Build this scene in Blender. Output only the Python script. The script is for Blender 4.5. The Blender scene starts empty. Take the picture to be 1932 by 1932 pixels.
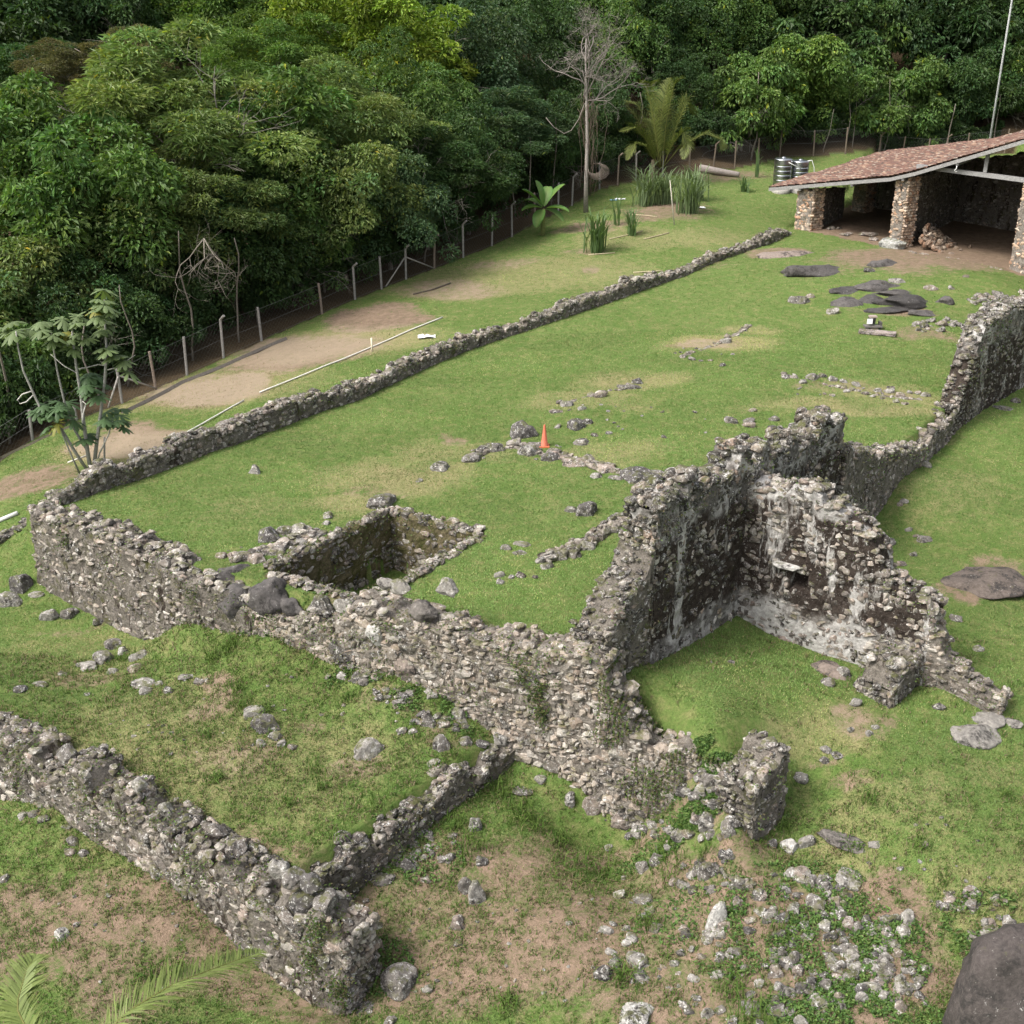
import bpy, math, numpy as np
from mathutils import Vector
RNG = np.random.default_rng(7)
SC = bpy.context.scene
COL = SC.collection
# ---------------------------------------------------------------- camera
CH = 17.5; TH = math.radians(23.7); FP = 2200.0
cth, sth = math.cos(TH), math.sin(TH)
cam = bpy.data.cameras.new('camera'); camo = bpy.data.objects.new('camera', cam); COL.objects.link(camo)
cam.sensor_width = 36; cam.lens = 36*FP/1932; cam.clip_start = 0.5; cam.clip_end = 2000
camo.location = (0, 0, CH); camo.rotation_euler = (math.pi/2-TH, 0, 0)
SC.camera = camo
# ---------------------------------------------------------------- light
SUN_EL, SUN_AZ = math.radians(52), math.radians(-118)     # azimuth clockwise from +Y
w = bpy.data.worlds.new('World'); SC.world = w; w.use_nodes = True
nt = w.node_tree; bg = nt.nodes['Background']
sky = nt.nodes.new('ShaderNodeTexSky'); sky.sky_type = 'NISHITA'; sky.sun_disc = False
sky.sun_elevation = SUN_EL; sky.sun_rotation = SUN_AZ; sky.air_density = 1.0; sky.dust_density = 5.0; sky.ozone_density = 0.6
hs = nt.nodes.new('ShaderNodeHueSaturation'); hs.inputs['Saturation'].default_value = 0.35
nt.links.new(sky.outputs[0], hs.inputs['Color']); nt.links.new(hs.outputs[0], bg.inputs['Color'])
bg.inputs['Strength'].default_value = 0.145
sl = bpy.data.lights.new('sun', 'SUN'); so = bpy.data.objects.new('sun', sl); COL.objects.link(so)
sl.energy = 1.9; sl.angle = math.radians(16); sl.color = (1.0, 0.96, 0.9)
sd = Vector((math.sin(SUN_AZ)*math.cos(SUN_EL), math.cos(SUN_AZ)*math.cos(SUN_EL), math.sin(SUN_EL)))
so.rotation_euler = sd.to_track_quat('Z', 'Y').to_euler()
SC.view_settings.view_transform = 'Standard'; SC.view_settings.look = 'None'
SC.view_settings.exposure = 0.98; SC.view_settings.gamma = 1.0; SC.view_settings.use_curve_mapping = False
SC.render.engine = 'CYCLES'
SC.cycles.max_bounces = 5; SC.cycles.diffuse_bounces = 3; SC.cycles.glossy_bounces = 2; SC.cycles.transmission_bounces = 3; SC.cycles.transparent_max_bounces = 8
# ---------------------------------------------------------------- pixel <-> world (photo measured at 1932 px)
def ray(u, v):
    a = (u-966)/FP; b = (v-966)/FP
    return np.array([a, cth-b*sth, -sth-b*cth])
def P(u, v, z):
    d = ray(u, v); t = (z-CH)/d[2]
    return np.array([d[0]*t, d[1]*t, z])
def PP(u, v, line):
    """ray against the vertical surface standing on a plan polyline"""
    d = ray(u, v); best = None
    for i in range(len(line)-1):
        A = np.array(line[i][:2]); B = np.array(line[i+1][:2]); e = B-A
        M = np.array([[d[0], -e[0]], [d[1], -e[1]]])
        det = np.linalg.det(M)
        if abs(det) < 1e-9: continue
        t, s = np.linalg.solve(M, A)
        pen = max(0, -s, s-1)*np.linalg.norm(e)
        if t > 0 and (best is None or pen < best[0]-1e-6): best = (pen, np.array([d[0]*t, d[1]*t, CH+d[2]*t]))
    return best[1]
def pxm(y, z): return FP/(y*cth+(CH-z)*sth)          # pixels (1932 frame) per metre
# ---------------------------------------------------------------- noise
def _h(ix, iy, iz, s):
    n = (ix.astype(np.int64)*374761393+iy.astype(np.int64)*668265263+iz.astype(np.int64)*2147483647+s*144665) & 0xffffffff
    n = ((n ^ (n >> 13))*1274126177) & 0xffffffff
    n = ((n ^ (n >> 16))*2246822519) & 0xffffffff
    return ((n ^ (n >> 15)) & 0xffff)/65535.0
def vn(x, y, z=0, s=0):
    x = np.asarray(x, float); y = np.asarray(y, float); z = np.asarray(z, float)+np.zeros_like(x)
    ix, iy, iz = np.floor(x), np.floor(y), np.floor(z)
    fx, fy, fz = x-ix, y-iy, z-iz
    fx = fx*fx*(3-2*fx); fy = fy*fy*(3-2*fy); fz = fz*fz*(3-2*fz)
    r = 0
    for a in (0, 1):
        for b in (0, 1):
            for c in (0, 1):
                r = r+_h(ix+a, iy+b, iz+c, s)*(fx if a else 1-fx)*(fy if b else 1-fy)*(fz if c else 1-fz)
    return r*2-1
def fbm(x, y, z=0, s=0, o=3):
    r = 0; a = 1.0
    for k in range(o):
        f = 2.0**k; r = r+a*vn(np.asarray(x)*f, np.asarray(y)*f, np.asarray(z)*f, s+k*17); a *= .5
    return r
# ---------------------------------------------------------------- mesh and object helpers
def mesh(name, V, F, mats, col=None, mi=None, smooth=False):
    """F: (n,3) or (n,4) array, or list of such arrays"""
    if not isinstance(F, list): F = [F]
    V = np.asarray(V, np.float32); F = [np.asarray(f, np.int32) for f in F if len(f)]
    m = bpy.data.meshes.new(name)
    m.vertices.add(len(V)); m.vertices.foreach_set('co', V.ravel())
    idx = np.concatenate([f.ravel() for f in F]); tot = np.concatenate([np.full(len(f), f.shape[1], np.int32) for f in F])
    m.loops.add(len(idx)); m.loops.foreach_set('vertex_index', idx)
    m.polygons.add(len(tot)); st = np.zeros(len(tot), np.int32); st[1:] = np.cumsum(tot)[:-1]
    m.polygons.foreach_set('loop_start', st); m.polygons.foreach_set('loop_total', tot)
    for q in (mats if isinstance(mats, (list, tuple)) else [mats]): m.materials.append(q)
    if mi is not None: m.polygons.foreach_set('material_index', np.asarray(mi, np.int32))
    m.polygons.foreach_set('use_smooth', np.full(len(tot), bool(smooth)) if np.isscalar(smooth) else smooth)
    if col is not None:
        a = m.color_attributes.new('Col', 'FLOAT_COLOR', 'POINT')
        c = np.ones((len(V), 4), np.float32); c[:, :np.shape(col)[1]] = col; a.data.foreach_set('color', c.ravel())
    m.update(calc_edges=True); m.validate(clean_customdata=False)
    return m
def link(name, me, parent=None, loc=None, rot=None, scale=None):
    o = bpy.data.objects.new(name, me); COL.objects.link(o)
    if parent is not None: o.parent = parent
    if loc is not None: o.location = [float(q) for q in loc]
    if rot is not None: o.rotation_euler = [float(q) for q in rot]
    if scale is not None: o.scale = [float(q) for q in scale]
    return o
def tag(o, label, cat, group=None, kind=None):
    o['label'] = label; o['category'] = cat
    if group: o['group'] = group
    o['kind'] = kind or 'thing'
    return o
def structure(o): o['kind'] = 'structure'; return o
class Acc:
    def __init__(s): s.V = []; s.F = []; s.C = []; s.M = []; s.n = 0; s.S = []
    def add(s, V, F, c, mi=0, smooth=False):
        V = np.asarray(V, float); F = np.asarray(F, int)
        s.V.append(V); s.F.append(F+s.n); s.n += len(V)
        c = np.asarray(c, float); s.C.append(np.broadcast_to(c, (len(V), 3)) if c.ndim == 1 else c)
        s.M.append(np.full(len(F), mi)); s.S.append(np.full(len(F), smooth))
    def build(s, name, mats):
        t = [i for i, f in enumerate(s.F) if f.shape[1] == 3]; q = [i for i, f in enumerate(s.F) if f.shape[1] == 4]
        F = []; M = []; S = []
        for g in (t, q):
            if g: F.append(np.concatenate([s.F[i] for i in g])); M += [s.M[i] for i in g]; S += [s.S[i] for i in g]
        return mesh(name, np.concatenate(s.V), F, mats, np.concatenate(s.C), np.concatenate(M), np.concatenate(S))
def box(c, size, e=None):
    """box with optional 3x3 axes (rows)"""
    s = np.array([[x, y, z] for x in (-.5, .5) for y in (-.5, .5) for z in (-.5, .5)])*np.array(size)
    if e is not None: s = s @ np.array(e)
    F = [[0, 1, 3, 2], [4, 6, 7, 5], [0, 4, 5, 1], [2, 3, 7, 6], [0, 2, 6, 4], [1, 5, 7, 3]]
    return s+np.array(c), np.array(F)
def tube(pts, rad, n=8, cap=True):
    pts = np.asarray(pts, float); rad = np.broadcast_to(np.asarray(rad, float), (len(pts),))
    V = []; up = np.array([0, 0, 1.0]); prev = None
    for i, p in enumerate(pts):
        t = pts[min(i+1, len(pts)-1)]-pts[max(i-1, 0)]; t = t/(np.linalg.norm(t)+1e-9)
        a = prev if prev is not None else (up if abs(t[2]) < .9 else np.array([1.0, 0, 0]))
        a = a-t*np.dot(a, t); a = a/(np.linalg.norm(a)+1e-9); b = np.cross(t, a); prev = a
        th = np.arange(n)/n*2*math.pi
        V.append(p+rad[i]*(np.outer(np.cos(th), a)+np.outer(np.sin(th), b)))
    V = np.concatenate(V); F = []
    for i in range(len(pts)-1):
        for k in range(n):
            F.append([i*n+k, i*n+(k+1) % n, (i+1)*n+(k+1) % n, (i+1)*n+k])
    if cap:
        c0 = len(V); V = np.vstack([V, pts[0], pts[-1]]); L = (len(pts)-1)*n
        for k in range(n):
            F.append([c0, (k+1) % n, k, k]); F.append([c0+1, L+k, L+(k+1) % n, L+(k+1) % n])
    F = np.array(F)
    q = F[F[:, 2] != F[:, 3]]; t = F[F[:, 2] == F[:, 3]][:, :3]
    return V, q, t
def addtube(A, pts, rad, c, n=8, mi=0, smooth=True):
    V, q, t = tube(pts, rad, n); o = A.n
    A.add(V, q, c, mi, smooth)
    if len(t):
        A.F.append(t+o); A.M.append(np.full(len(t), mi)); A.S.append(np.full(len(t), smooth)); A.V.append(np.zeros((0, 3))); A.C.append(np.zeros((0, 3)))
# ---------------------------------------------------------------- materials
def mat(name, rough=.9, spec=.3):
    m = bpy.data.materials.new(name); m.use_nodes = True
    b = m.node_tree.nodes['Principled BSDF']; b.inputs['Roughness'].default_value = rough
    b.inputs['Specular IOR Level'].default_value = spec
    return m, m.node_tree, b
class N:
    def __init__(s, nt): s.t = nt; s.L = nt.links
    def n(s, ty, **k):
        x = s.t.nodes.new(ty)
        for a, v in k.items(): setattr(x, a, v)
        return x
    def set(s, sock, v):
        if hasattr(v, 'is_output') or isinstance(v, bpy.types.NodeSocket): s.L.new(v, sock)
        else:
            if sock.type == 'RGBA' and len(v) == 3: v = (*v, 1)
            sock.default_value = v
    def noise(s, vec, scale, detail=4, rough=.6, dist=0):
        x = s.n('ShaderNodeTexNoise'); s.L.new(vec, x.inputs['Vector']); x.inputs['Scale'].default_value = scale
        x.inputs['Detail'].default_value = detail; x.inputs['Roughness'].default_value = rough; x.inputs['Distortion'].default_value = dist
        return x.outputs['Fac']
    def ramp(s, fac, stops):
        x = s.n('ShaderNodeValToRGB'); s.L.new(fac, x.inputs[0]); cr = x.color_ramp
        while len(cr.elements) < len(stops): cr.elements.new(.5)
        for e, (p, c) in zip(cr.elements, stops):
            e.position = p; e.color = (c, c, c, 1) if np.isscalar(c) else (*c, 1)
        return x.outputs[0]
    def mix(s, f, a, b, mode='MIX'):
        x = s.n('ShaderNodeMix', data_type='RGBA', blend_type=mode)
        s.set(x.inputs[0], f); s.set(x.inputs[6], a); s.set(x.inputs[7], b); return x.outputs[2]
    def math(s, op, a, b=0.0, clamp=False):
        x = s.n('ShaderNodeMath', operation=op, use_clamp=clamp); s.set(x.inputs[0], a); s.set(x.inputs[1], b); return x.outputs[0]
    def bump(s, h, st, dist=.05):
        x = s.n('ShaderNodeBump'); x.inputs['Strength'].default_value = st; x.inputs['Distance'].default_value = dist; s.L.new(h, x.inputs['Height']); return x.outputs[0]
def pos(g):
    return g.n('ShaderNodeNewGeometry').outputs['Position']
def attr(g, name='Col'):
    return g.n('ShaderNodeAttribute', attribute_name=name)
def stone_mat(name, lichen=.5, dark=.5, moss=.5, bumpst=.6, stain=None):
    m, t, b = mat(name, .93, .2); g = N(t); p = pos(g)
    base = attr(g).outputs['Color']
    oi = g.n('ShaderNodeObjectInfo').outputs['Color']
    c = g.mix(1.0, base, oi, 'MULTIPLY')
    n1 = g.noise(p, 9, 5, .7); c = g.mix(1.0, c, g.ramp(n1, [(.25, .6), (.75, 1.45)]), 'MULTIPLY')
    nd = g.noise(p, 1.7, 4, .65, .4); nd2 = g.noise(p, 13, 3, .6)
    fd = g.math('MULTIPLY', g.ramp(nd, [(.62-.25*dark, 0), (.74-.25*dark, 1)]), g.ramp(nd2, [(.38, .25), (.55, 1)]))
    c = g.mix(fd, c, (.035, .032, .03))
    nl = g.noise(p, 7.5, 5, .8, .6); nl2 = g.noise(p, 30, 3, .6)
    fl = g.math('MULTIPLY', g.ramp(nl, [(.66-.2*lichen, 0), (.74-.2*lichen, 1)]), g.ramp(nl2, [(.4, 0), (.56, 1)]))
    c = g.mix(g.math('MULTIPLY', fl, .85), c, (.60, .585, .55))
    nz = g.n('ShaderNodeSeparateXYZ'); g.L.new(g.n('ShaderNodeNewGeometry').outputs['True Normal'], nz.inputs[0])
    nm = g.noise(p, 2.6, 4, .7); fm = g.math('MULTIPLY', g.ramp(nz.outputs[2], [(.15, .06), (.75, 1)]), g.ramp(nm, [(.66-.22*moss, 0), (.76-.22*moss, 1)]))
    c = g.mix(g.math('MULTIPLY', fm, .75), c, (.085, .088, .03))
    if stain is not None: c = stain(g, p, c)
    g.L.new(c, b.inputs['Base Color']); g.L.new(g.bump(g.noise(p, 16, 5, .7), bumpst, .06), b.inputs['Normal'])
    return m
M_STONE = stone_mat('weathered_stone', .66, .55, .75)
M_STONE_DARK = stone_mat('blackened_stone', .68, .85, .8)
M_STONE_PALE = stone_mat('pale_masonry_stone', .62, .45, .7)
M_BOULDER = stone_mat('boulder_rock', .22, .55, .1, .6)
M_DRY = stone_mat('clean_masonry_stone', .3, .05, .0)
def mortar_mat(name, c1, c2, moss, darkst=.3, plaster=0.):
    m, t, b = mat(name, .95, .15); g = N(t); p = pos(g)
    c = g.mix(g.ramp(g.noise(p, 3.2, 6, .75), [(.35, 0), (.65, 1)]), c1, c2)
    c = g.mix(1.0, c, g.ramp(g.noise(p, 22, 4, .7), [(.3, .5), (.7, 1.35)]), 'MULTIPLY')
    if plaster:
        f = g.ramp(g.noise(p, .9, 5, .7, .5), [(.5-plaster*.15, 0), (.6-plaster*.15, 1)])
        c = g.mix(f, c, g.mix(g.ramp(g.noise(p, 6, 5, .7), [(.35, 0), (.65, 1)]), (.33, .31, .29), (.6, .58, .55)))
    # tall dark damp streaks with an outline of their own
    mp = g.n('ShaderNodeMapping'); g.L.new(p, mp.inputs[0]); mp.inputs['Scale'].default_value = (1, 1, .28)
    fs = g.ramp(g.noise(mp.outputs[0], .8 if plaster else 1.5, 6, .7, .3), [(.66-.3*darkst, 0), (.70-.3*darkst, 1)])
    if plaster:
        sz_ = g.n('ShaderNodeSeparateXYZ'); g.L.new(p, sz_.inputs[0]); zz_ = g.math('ADD', g.math('MULTIPLY', sz_.outputs[2], .25), g.math('MULTIPLY', g.noise(p, 1.1, 4, .6), .5))
        fs = g.math('MULTIPLY', fs, g.ramp(zz_, [(.06, 0), (.13, 1), (.93, 1), (1., .2)]))
    c = g.mix(g.math('MULTIPLY', fs, g.ramp(g.noise(p, 17, 3, .6), [(.28, .2), (.38, 1)])), c, g.mix(g.ramp(g.noise(p, 5, 5, .8), [(.35, 0), (.65, 1)]), (.02, .014, .011), (.075, .06, .05)))
    fm = g.ramp(g.noise(p, 1.9, 6, .75, .3), [(.68-.3*moss, 0), (.8-.3*moss, 1)])
    c = g.mix(g.math('MULTIPLY', fm, .8), c, (.07, .072, .022))
    g.L.new(c, b.inputs['Base Color']); g.L.new(g.bump(g.noise(p, 12, 6, .75), .9, .1), b.inputs['Normal'])
    return m
M_MORTAR = mortar_mat('earth_mortar', (.12, .10, .08), (.30, .27, .235), .3, .12)
M_MORTAR_DARK = mortar_mat('dark_mossy_mortar', (.10, .088, .074), (.235, .21, .18), .5, .3)
M_DARKPLASTER = mortar_mat('black_stained_plaster', (.10, .09, .08), (.27, .255, .235), .3, .82, .35)
M_PLASTER = mortar_mat('stained_lime_plaster', (.14, .125, .11), (.29, .27, .245), .2, .74, .7)
M_TANKM = mortar_mat('mossy_tank_mortar', (.10, .085, .05), (.2, .165, .10), .7, .1)
def plain(name, c, rough=.8, metal=0., spec=.3, var=.25, scale=6., trans=0):
    m, t, b = mat(name, rough, spec); g = N(t); p = g.n('ShaderNodeTexCoord').outputs['Object']
    cc = g.mix(1.0, c, g.ramp(g.noise(p, scale, 5, .7), [(.25, 1-var), (.75, 1+var)]), 'MULTIPLY')
    g.L.new(cc, b.inputs['Base Color']); b.inputs['Metallic'].default_value = metal
    return m
def attr_mat(name, rough=.7, spec=.25, trans=0., var=.2, scale=8, objcol=False, bumps=0):
    m, t, b = mat(name, rough, spec); g = N(t); p = pos(g)
    c = attr(g).outputs['Color']
    if objcol: c = g.mix(1.0, c, g.n('ShaderNodeObjectInfo').outputs['Color'], 'MULTIPLY')
    if var: c = g.mix(1.0, c, g.ramp(g.noise(p, scale, 4, .7), [(.25, 1-var), (.75, 1+var)]), 'MULTIPLY')
    g.L.new(c, b.inputs['Base Color'])
    if bumps: g.L.new(g.bump(g.noise(p, scale*2, 4, .7), bumps, .05), b.inputs['Normal'])
    if trans:
        tr = g.n('ShaderNodeBsdfTranslucent'); g.L.new(g.mix(1.0, c, (1.1, 1.25, .5), 'MULTIPLY'), tr.inputs[0])
        mx = g.n('ShaderNodeMixShader'); mx.inputs[0].default_value = trans
        g.L.new(b.outputs[0], mx.inputs[1]); g.L.new(tr.outputs[0], mx.inputs[2]); g.L.new(mx.outputs[0], t.nodes['Material Output'].inputs['Surface'])
    return m
M_LEAF = attr_mat('leaf', .5, .25, .3, 0, objcol=True)
M_BLADE = attr_mat('grass_blade', .6, .2, .25, 0)
M_BARK = attr_mat('bark', .9, .15, 0, .4, 12, bumps=.5)
M_WOOD = attr_mat('weathered_wood', .85, .2, 0, .35, 9, bumps=.4)
M_TILE = attr_mat('clay_tile', .85, .2, 0, .3, 14, bumps=.3)
# ---------------------------------------------------------------- lines of the walls (plan) and their outlines in pixels
FL = [(-18.2, 39.5), (-11.0, 34.7), (1.8, 28.7), (3.9, 27.6), (7.0, 26.0)]
FL_TOP = [(57, 971), (107, 984), (163, 1001), (243, 1034), (291, 1056), (342, 1083), (407, 1105), (470, 1138), (500, 1162), (629, 1166), (696, 1146), (785, 1176), (850, 1200), (950, 1222), (1050, 1238), (1105, 1236), (1138, 1262), (1165, 1330), (1185, 1372), (1230, 1402), (1290, 1422), (1345, 1440), (1400, 1450)]
FL_FOOT = [(71, 1086), (100, 1111), (171, 1149), (249, 1188), (295, 1199), (345, 1167), (409, 1150), (459, 1154), (520, 1198), (605, 1235), (690, 1258), (771, 1277), (871, 1334), (1040, 1444), (1120, 1500), (1205, 1547)]
DL = [(2.8, 29.0), (7.6, 34.8), (12.3, 39.8), (15.0, 43.4), (17.7, 46.9), (20.7, 50.8), (25.9, 56.6), (34, 67), (40, 75)]
DL_TOP = [(1148, 1195), (1165, 1165), (1190, 1125), (1222, 1075), (1236, 1030), (1243, 938), (1298, 928), (1384, 887), (1405, 868), (1458, 857), (1501, 836), (1554, 812), (1586, 783), (1597, 768), (1600, 845), (1650, 855), (1700, 856), (1743, 838), (1780, 808), (1800, 790)]
DL_FOOT = [(1165, 1300), (1230, 1255), (1310, 1210), (1388, 1162), (1661, 964), (1700, 905), (1742, 877), (1814, 805), (1870, 765), (1932, 728)]
BL = [(7.6, 34.8), (13.2, 30.65), (17.0, 27.9)]
BL_TOP = [(1401, 905), (1440, 912), (1490, 925), (1540, 940), (1575, 962), (1610, 992), (1640, 1005), (1657, 1035), (1664, 1070), (1686, 1103), (1736, 1124), (1760, 1165), (1775, 1199), (1782, 1240), (1795, 1262), (1830, 1288), (1885, 1330)]
BL_FOOT = [(1393, 1163), (1450, 1195), (1530, 1225), (1640, 1262), (1775, 1297)]
LL = [(-21.5, 33.0), (-6.15, 23.2), (-4.35, 22.05)]
LL_TOP = [(-60, 1372), (0, 1398), (64, 1428), (128, 1455), (199, 1500), (300, 1560), (400, 1627), (500, 1685), (580, 1732), (645, 1800)]
LL_FOOT = [(0, 1502), (117, 1530), (171, 1580), (270, 1629), (341, 1677), (427, 1757), (498, 1823), (562, 1871), (640, 1912)]
SL = [(-5.3, 24.0), (-4.0, 25.3), (-0.15, 29.2), (0.6, 30.0)]
SL_TOP = [(612, 1645), (654, 1622), (718, 1578), (761, 1542), (814, 1508), (850, 1480), (921, 1438), (957, 1410), (990, 1400)]
SL_FOOT = [(690, 1668), (754, 1612), (829, 1545), (907, 1495), (957, 1455)]
WB = [(6.8, 25.7), (8.6, 27.5)]
WB_TOP = [(1427, 1468), (1445, 1452), (1490, 1409)]
WB_FOOT = [(1437, 1577), (1530, 1474)]
WC = [(11.4, 29.8), (13.5, 31.9)]
WC_TOP = [(1690, 1290), (1720, 1262), (1743, 1235)]
WC_FOOT = [(1686, 1333), (1743, 1286)]
NF = [(171, 936, 0), (352, 872, 0), (459, 832, .05), (604, 777, .15), (687, 751, .25), (814, 690, .5), (921, 648, .65), (1063, 601, .95), (1191, 555, 1.2), (1288, 523, 1.4), (1352, 494, 1.6), (1444, 462, 1.8), (1494, 444, 1.95)]
NL = [(-18.1, 39.6), (-17.3, 40.2)]+[tuple(P(*q)[:2]) for q in NF]
NL_TOP = [(66, 962), (98, 938), (135, 915), (171, 893), (250, 872), (352, 828), (388, 812), (459, 790), (523, 762), (604, 738), (687, 722), (740, 700), (814, 664), (921, 625), (992, 607), (1063, 578), (1127, 551), (1191, 531), (1241, 520), (1288, 512), (1352, 477), (1419, 462), (1444, 445), (1494, 432)]
# ---------------------------------------------------------------- terrain
def tps(pts):
    pts = np.array(pts, float); n = len(pts); X = pts[:, :2]/50
    def U(r2): return np.where(r2 > 0, r2*np.log(np.maximum(r2, 1e-12)), 0)
    K = U(((X[:, None]-X[None])**2).sum(-1))+np.eye(n)*2e-4
    A = np.zeros((n+3, n+3)); A[:n, :n] = K; A[:n, n] = 1; A[:n, n+1:] = X; A[n, :n] = 1; A[n+1:, :n] = X.T
    w = np.linalg.solve(A, np.concatenate([pts[:, 2], np.zeros(3)]))
    def f(x, y):
        x = np.asarray(x, float)/50; y = np.asarray(y, float)/50; r = np.full(x.shape, w[n])+w[n+1]*x+w[n+2]*y
        for i in range(n): r = r+w[i]*U((x-X[i, 0])**2+(y-X[i, 1])**2)
        return r
    return f
cA = [P(*q) for q in NF]+[P(*q) for q in [(1720, 465, 2), (1920, 510, 2), (700, 1000, 0), (900, 1080, 0), (1100, 1130, 0), (1000, 850, .25), (1200, 900, .3), (1180, 700, .85), (1420, 725, .95), (1500, 640, 1.1), (1650, 600, 1.5), (1760, 700, .9), (1780, 780, .5), (1500, 820, .45), (1932, 560, 1.8), (1600, 770, .6), (400, 1030, 0), (500, 1000, 0), (200, 985, .05), (620, 1110, -.05), (1650, 400, 2.0), (1850, 400, 2.05), (1700, 345, 2.1)]]
cA += [(45, 90, 2.3), (60, 110, 3), (45, 120, 3), (30, 66, 1.2)]
FENCE = [(-40, 900, -2.6), (58, 831, -1.8), (231, 763, -1.6), (422, 676, -1.1), (670, 565, 0), (874, 487, .8), (966, 446, 1.3), (1079, 388, 2.1), (1131, 357, 2.7), (1200, 341, 3.0), (1386, 318, 3.3), (1471, 298, 3.6), (1595, 290, 3.9), (1659, 277, 4.2), (1754, 270, 4.5), (1828, 263, 4.8), (1960, 250, 5.2)]
FW = [P(*q) for q in FENCE]
cC = list(FW)+[P(*q) for q in [(0, 990, -1.9), (52, 965, -1.5), (0, 900, -2.1), (250, 850, -1.1), (460, 757, -.7), (600, 700, -.4), (830, 600, .2), (1000, 560, .5), (1200, 480, 1.3), (1400, 430, 1.8), (1490, 390, 2.1), (1300, 400, 2.5), (1100, 430, 1.9), (1450, 340, 3.0)]]
cC += [PP(*q, DL) for q in DL_FOOT]+[PP(*q, BL) for q in BL_FOOT]+[PP(*q, LL) for q in LL_FOOT]+[PP(*q, SL) for q in SL_FOOT]+[PP(*q, WB) for q in WB_FOOT]+[PP(*q, WC) for q in WC_FOOT]+[PP(*q, FL) for q in FL_FOOT[-3:]]
cC += [P(*q) for q in [(1932, 900, -1.2), (1800, 1100, -1.8), (1932, 1100, -1.9), (1500, 1300, -1.6), (1400, 1250, -1.4), (1932, 1350, -2.4), (1850, 1400, -2.5), (1600, 1450, -2.4), (1300, 1400, -1.7), (1750, 1600, -3.0), (1932, 1700, -3.4), (1300, 1620, -4.2), (1100, 1700, -4.8), (966, 1932, -5.6), (600, 1960, -5.7), (0, 1932, -5.8), (1500, 1800, -4.3), (1700, 1932, -4.6), (1932, 1932, -4.5), (900, 1650, -4.7), (1400, 1500, -2.05), (1330, 1485, -2.3), (1370, 1535, -2.7), (1400, 1560, -3.1), (1290, 1500, -2.9), (1270, 1540, -3.8), (1330, 1595, -4.0), (1400, 1600, -3.9), (1000, 1560, -4.4)]]
cC += [(-30, 20, -5.8), (0, 8, -6.4), (30, 20, -4.4), (50, 60, -.5), (45, 40, -2.), (-60, 40, -5), (-55, 95, 6), (-25, 110, 9), (10, 130, 12), (45, 160, 16), (-80, 160, 18), (0, 200, 30), (80, 210, 30), (-130, 220, 40), (130, 260, 44), (150, 100, 6), (-150, 60, 0), (0, 340, 60), (200, 30, -5), (-200, -60, -10), (200, -60, -10), (90, 130, 7)]
cB = [PP(*q, FL) for q in FL_FOOT[:6]+FL_FOOT[8:13]]+[P(*q) for q in [(0, 1150, -3), (0, 1300, -3), (21, 1352, -3), (300, 1350, -2.8), (500, 1400, -2.8), (700, 1400, -2.8), (640, 1640, -3.45), (398, 1551, -3.25), (220, 1448, -3.1), (800, 1480, -3.1), (955, 1400, -3.1), (400, 1230, -2.2), (640, 1300, -2.4), (300, 1240, -2.75), (520, 1260, -2.05), (450, 1300, -2.45)]]
cB += [(-30, 38, -3.2), (-30, 30, -3.2)]
fA, fB, fC = tps(cA), tps(cB), tps(cC)
def off(line, d):
    L = np.array(line, float); o = []
    for i in range(len(L)):
        t = L[min(i+1, len(L)-1)]-L[max(i-1, 0)]; t /= np.linalg.norm(t); o.append(L[i]+d*np.array([-t[1], t[0]]))
    return [tuple(q) for q in o]
def inpoly(x, y, poly):
    r = np.zeros(np.shape(x), bool); n = len(poly)
    for i in range(n):
        x0, y0 = poly[i]; x1, y1 = poly[(i+1) % n]
        c = ((y0 > y) != (y1 > y))
        with np.errstate(divide='ignore', invalid='ignore'):
            r ^= c & (x < (x1-x0)*(y-y0)/(y1-y0+1e-12)+x0)
    return r
FLc = off(FL, .6); DLc = off(DL, .5)
Pq = lambda u, v, z: tuple(P(u, v, z)[:2])
SH0 = P(1500, 430, 2)[:2]
POLYA = FLc[:3]+DLc[1:]+[(60, 110), (48, 128), tuple(P(1672, 285, 3)[:2])]+[Pq(1505, 418, 2.05)]+off(NL, .45)[::-1]
POLYB = [(-60, 38.8), FLc[0], FLc[1], (0.9, 29.6)]+[(0.3, 30.0)]+off(SL, .3)[::-1][1:]+[(-5.9, 23.7)]+off(LL, .65)[::-1][2:]+[(-60, 57)]
POLYB = [(-60, 39.2), FLc[0], FLc[1], (0.6, 29.9)]+off(SL, .3)[::-1][1:]+[off(LL, .65)[0]]+[(-60, 57.5)]
POLYB[-1] = (-60, 57.6); POLYB[-2] = tuple(np.array(off(LL, .65)[0])+0)
_l = off(LL, .65); POLYB = [(-60, 42.0), (-24, 38.6), FLc[0], FLc[1], (0.6, 29.9)]+off(SL, .42)[::-1][1:]+[_l[0], (-60, 33.0)]
PA, PB_, PC_ = [P(*q)[:2] for q in ((512, 1078, 0), (736, 968, 0), (905, 1010, 0))]
PIT = [PA, PB_, PC_, PA+PC_-PB_]
pc = sum(PIT)/4
PITP = [tuple(q+(q-pc)/np.linalg.norm(q-pc)*.2) for q in PIT]
def ground(x, y, detail=True):
    x = np.asarray(x, float); y = np.asarray(y, float)
    z = fC(x, y)
    a = inpoly(x, y, POLYA); b = inpoly(x, y, POLYB) & ~a
    za = fA(x, y); zb = fB(x, y)
    z = np.where(a, za, np.where(b, zb, z))
    if detail:
        z = z+.05*fbm(x*.35, y*.35, 0, 3)+.018*fbm(x*1.6, y*1.6, 0, 5, 2)
    return np.where(inpoly(x, y, PITP), -2.35+.05*vn(x*2, y*2), z)
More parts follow.
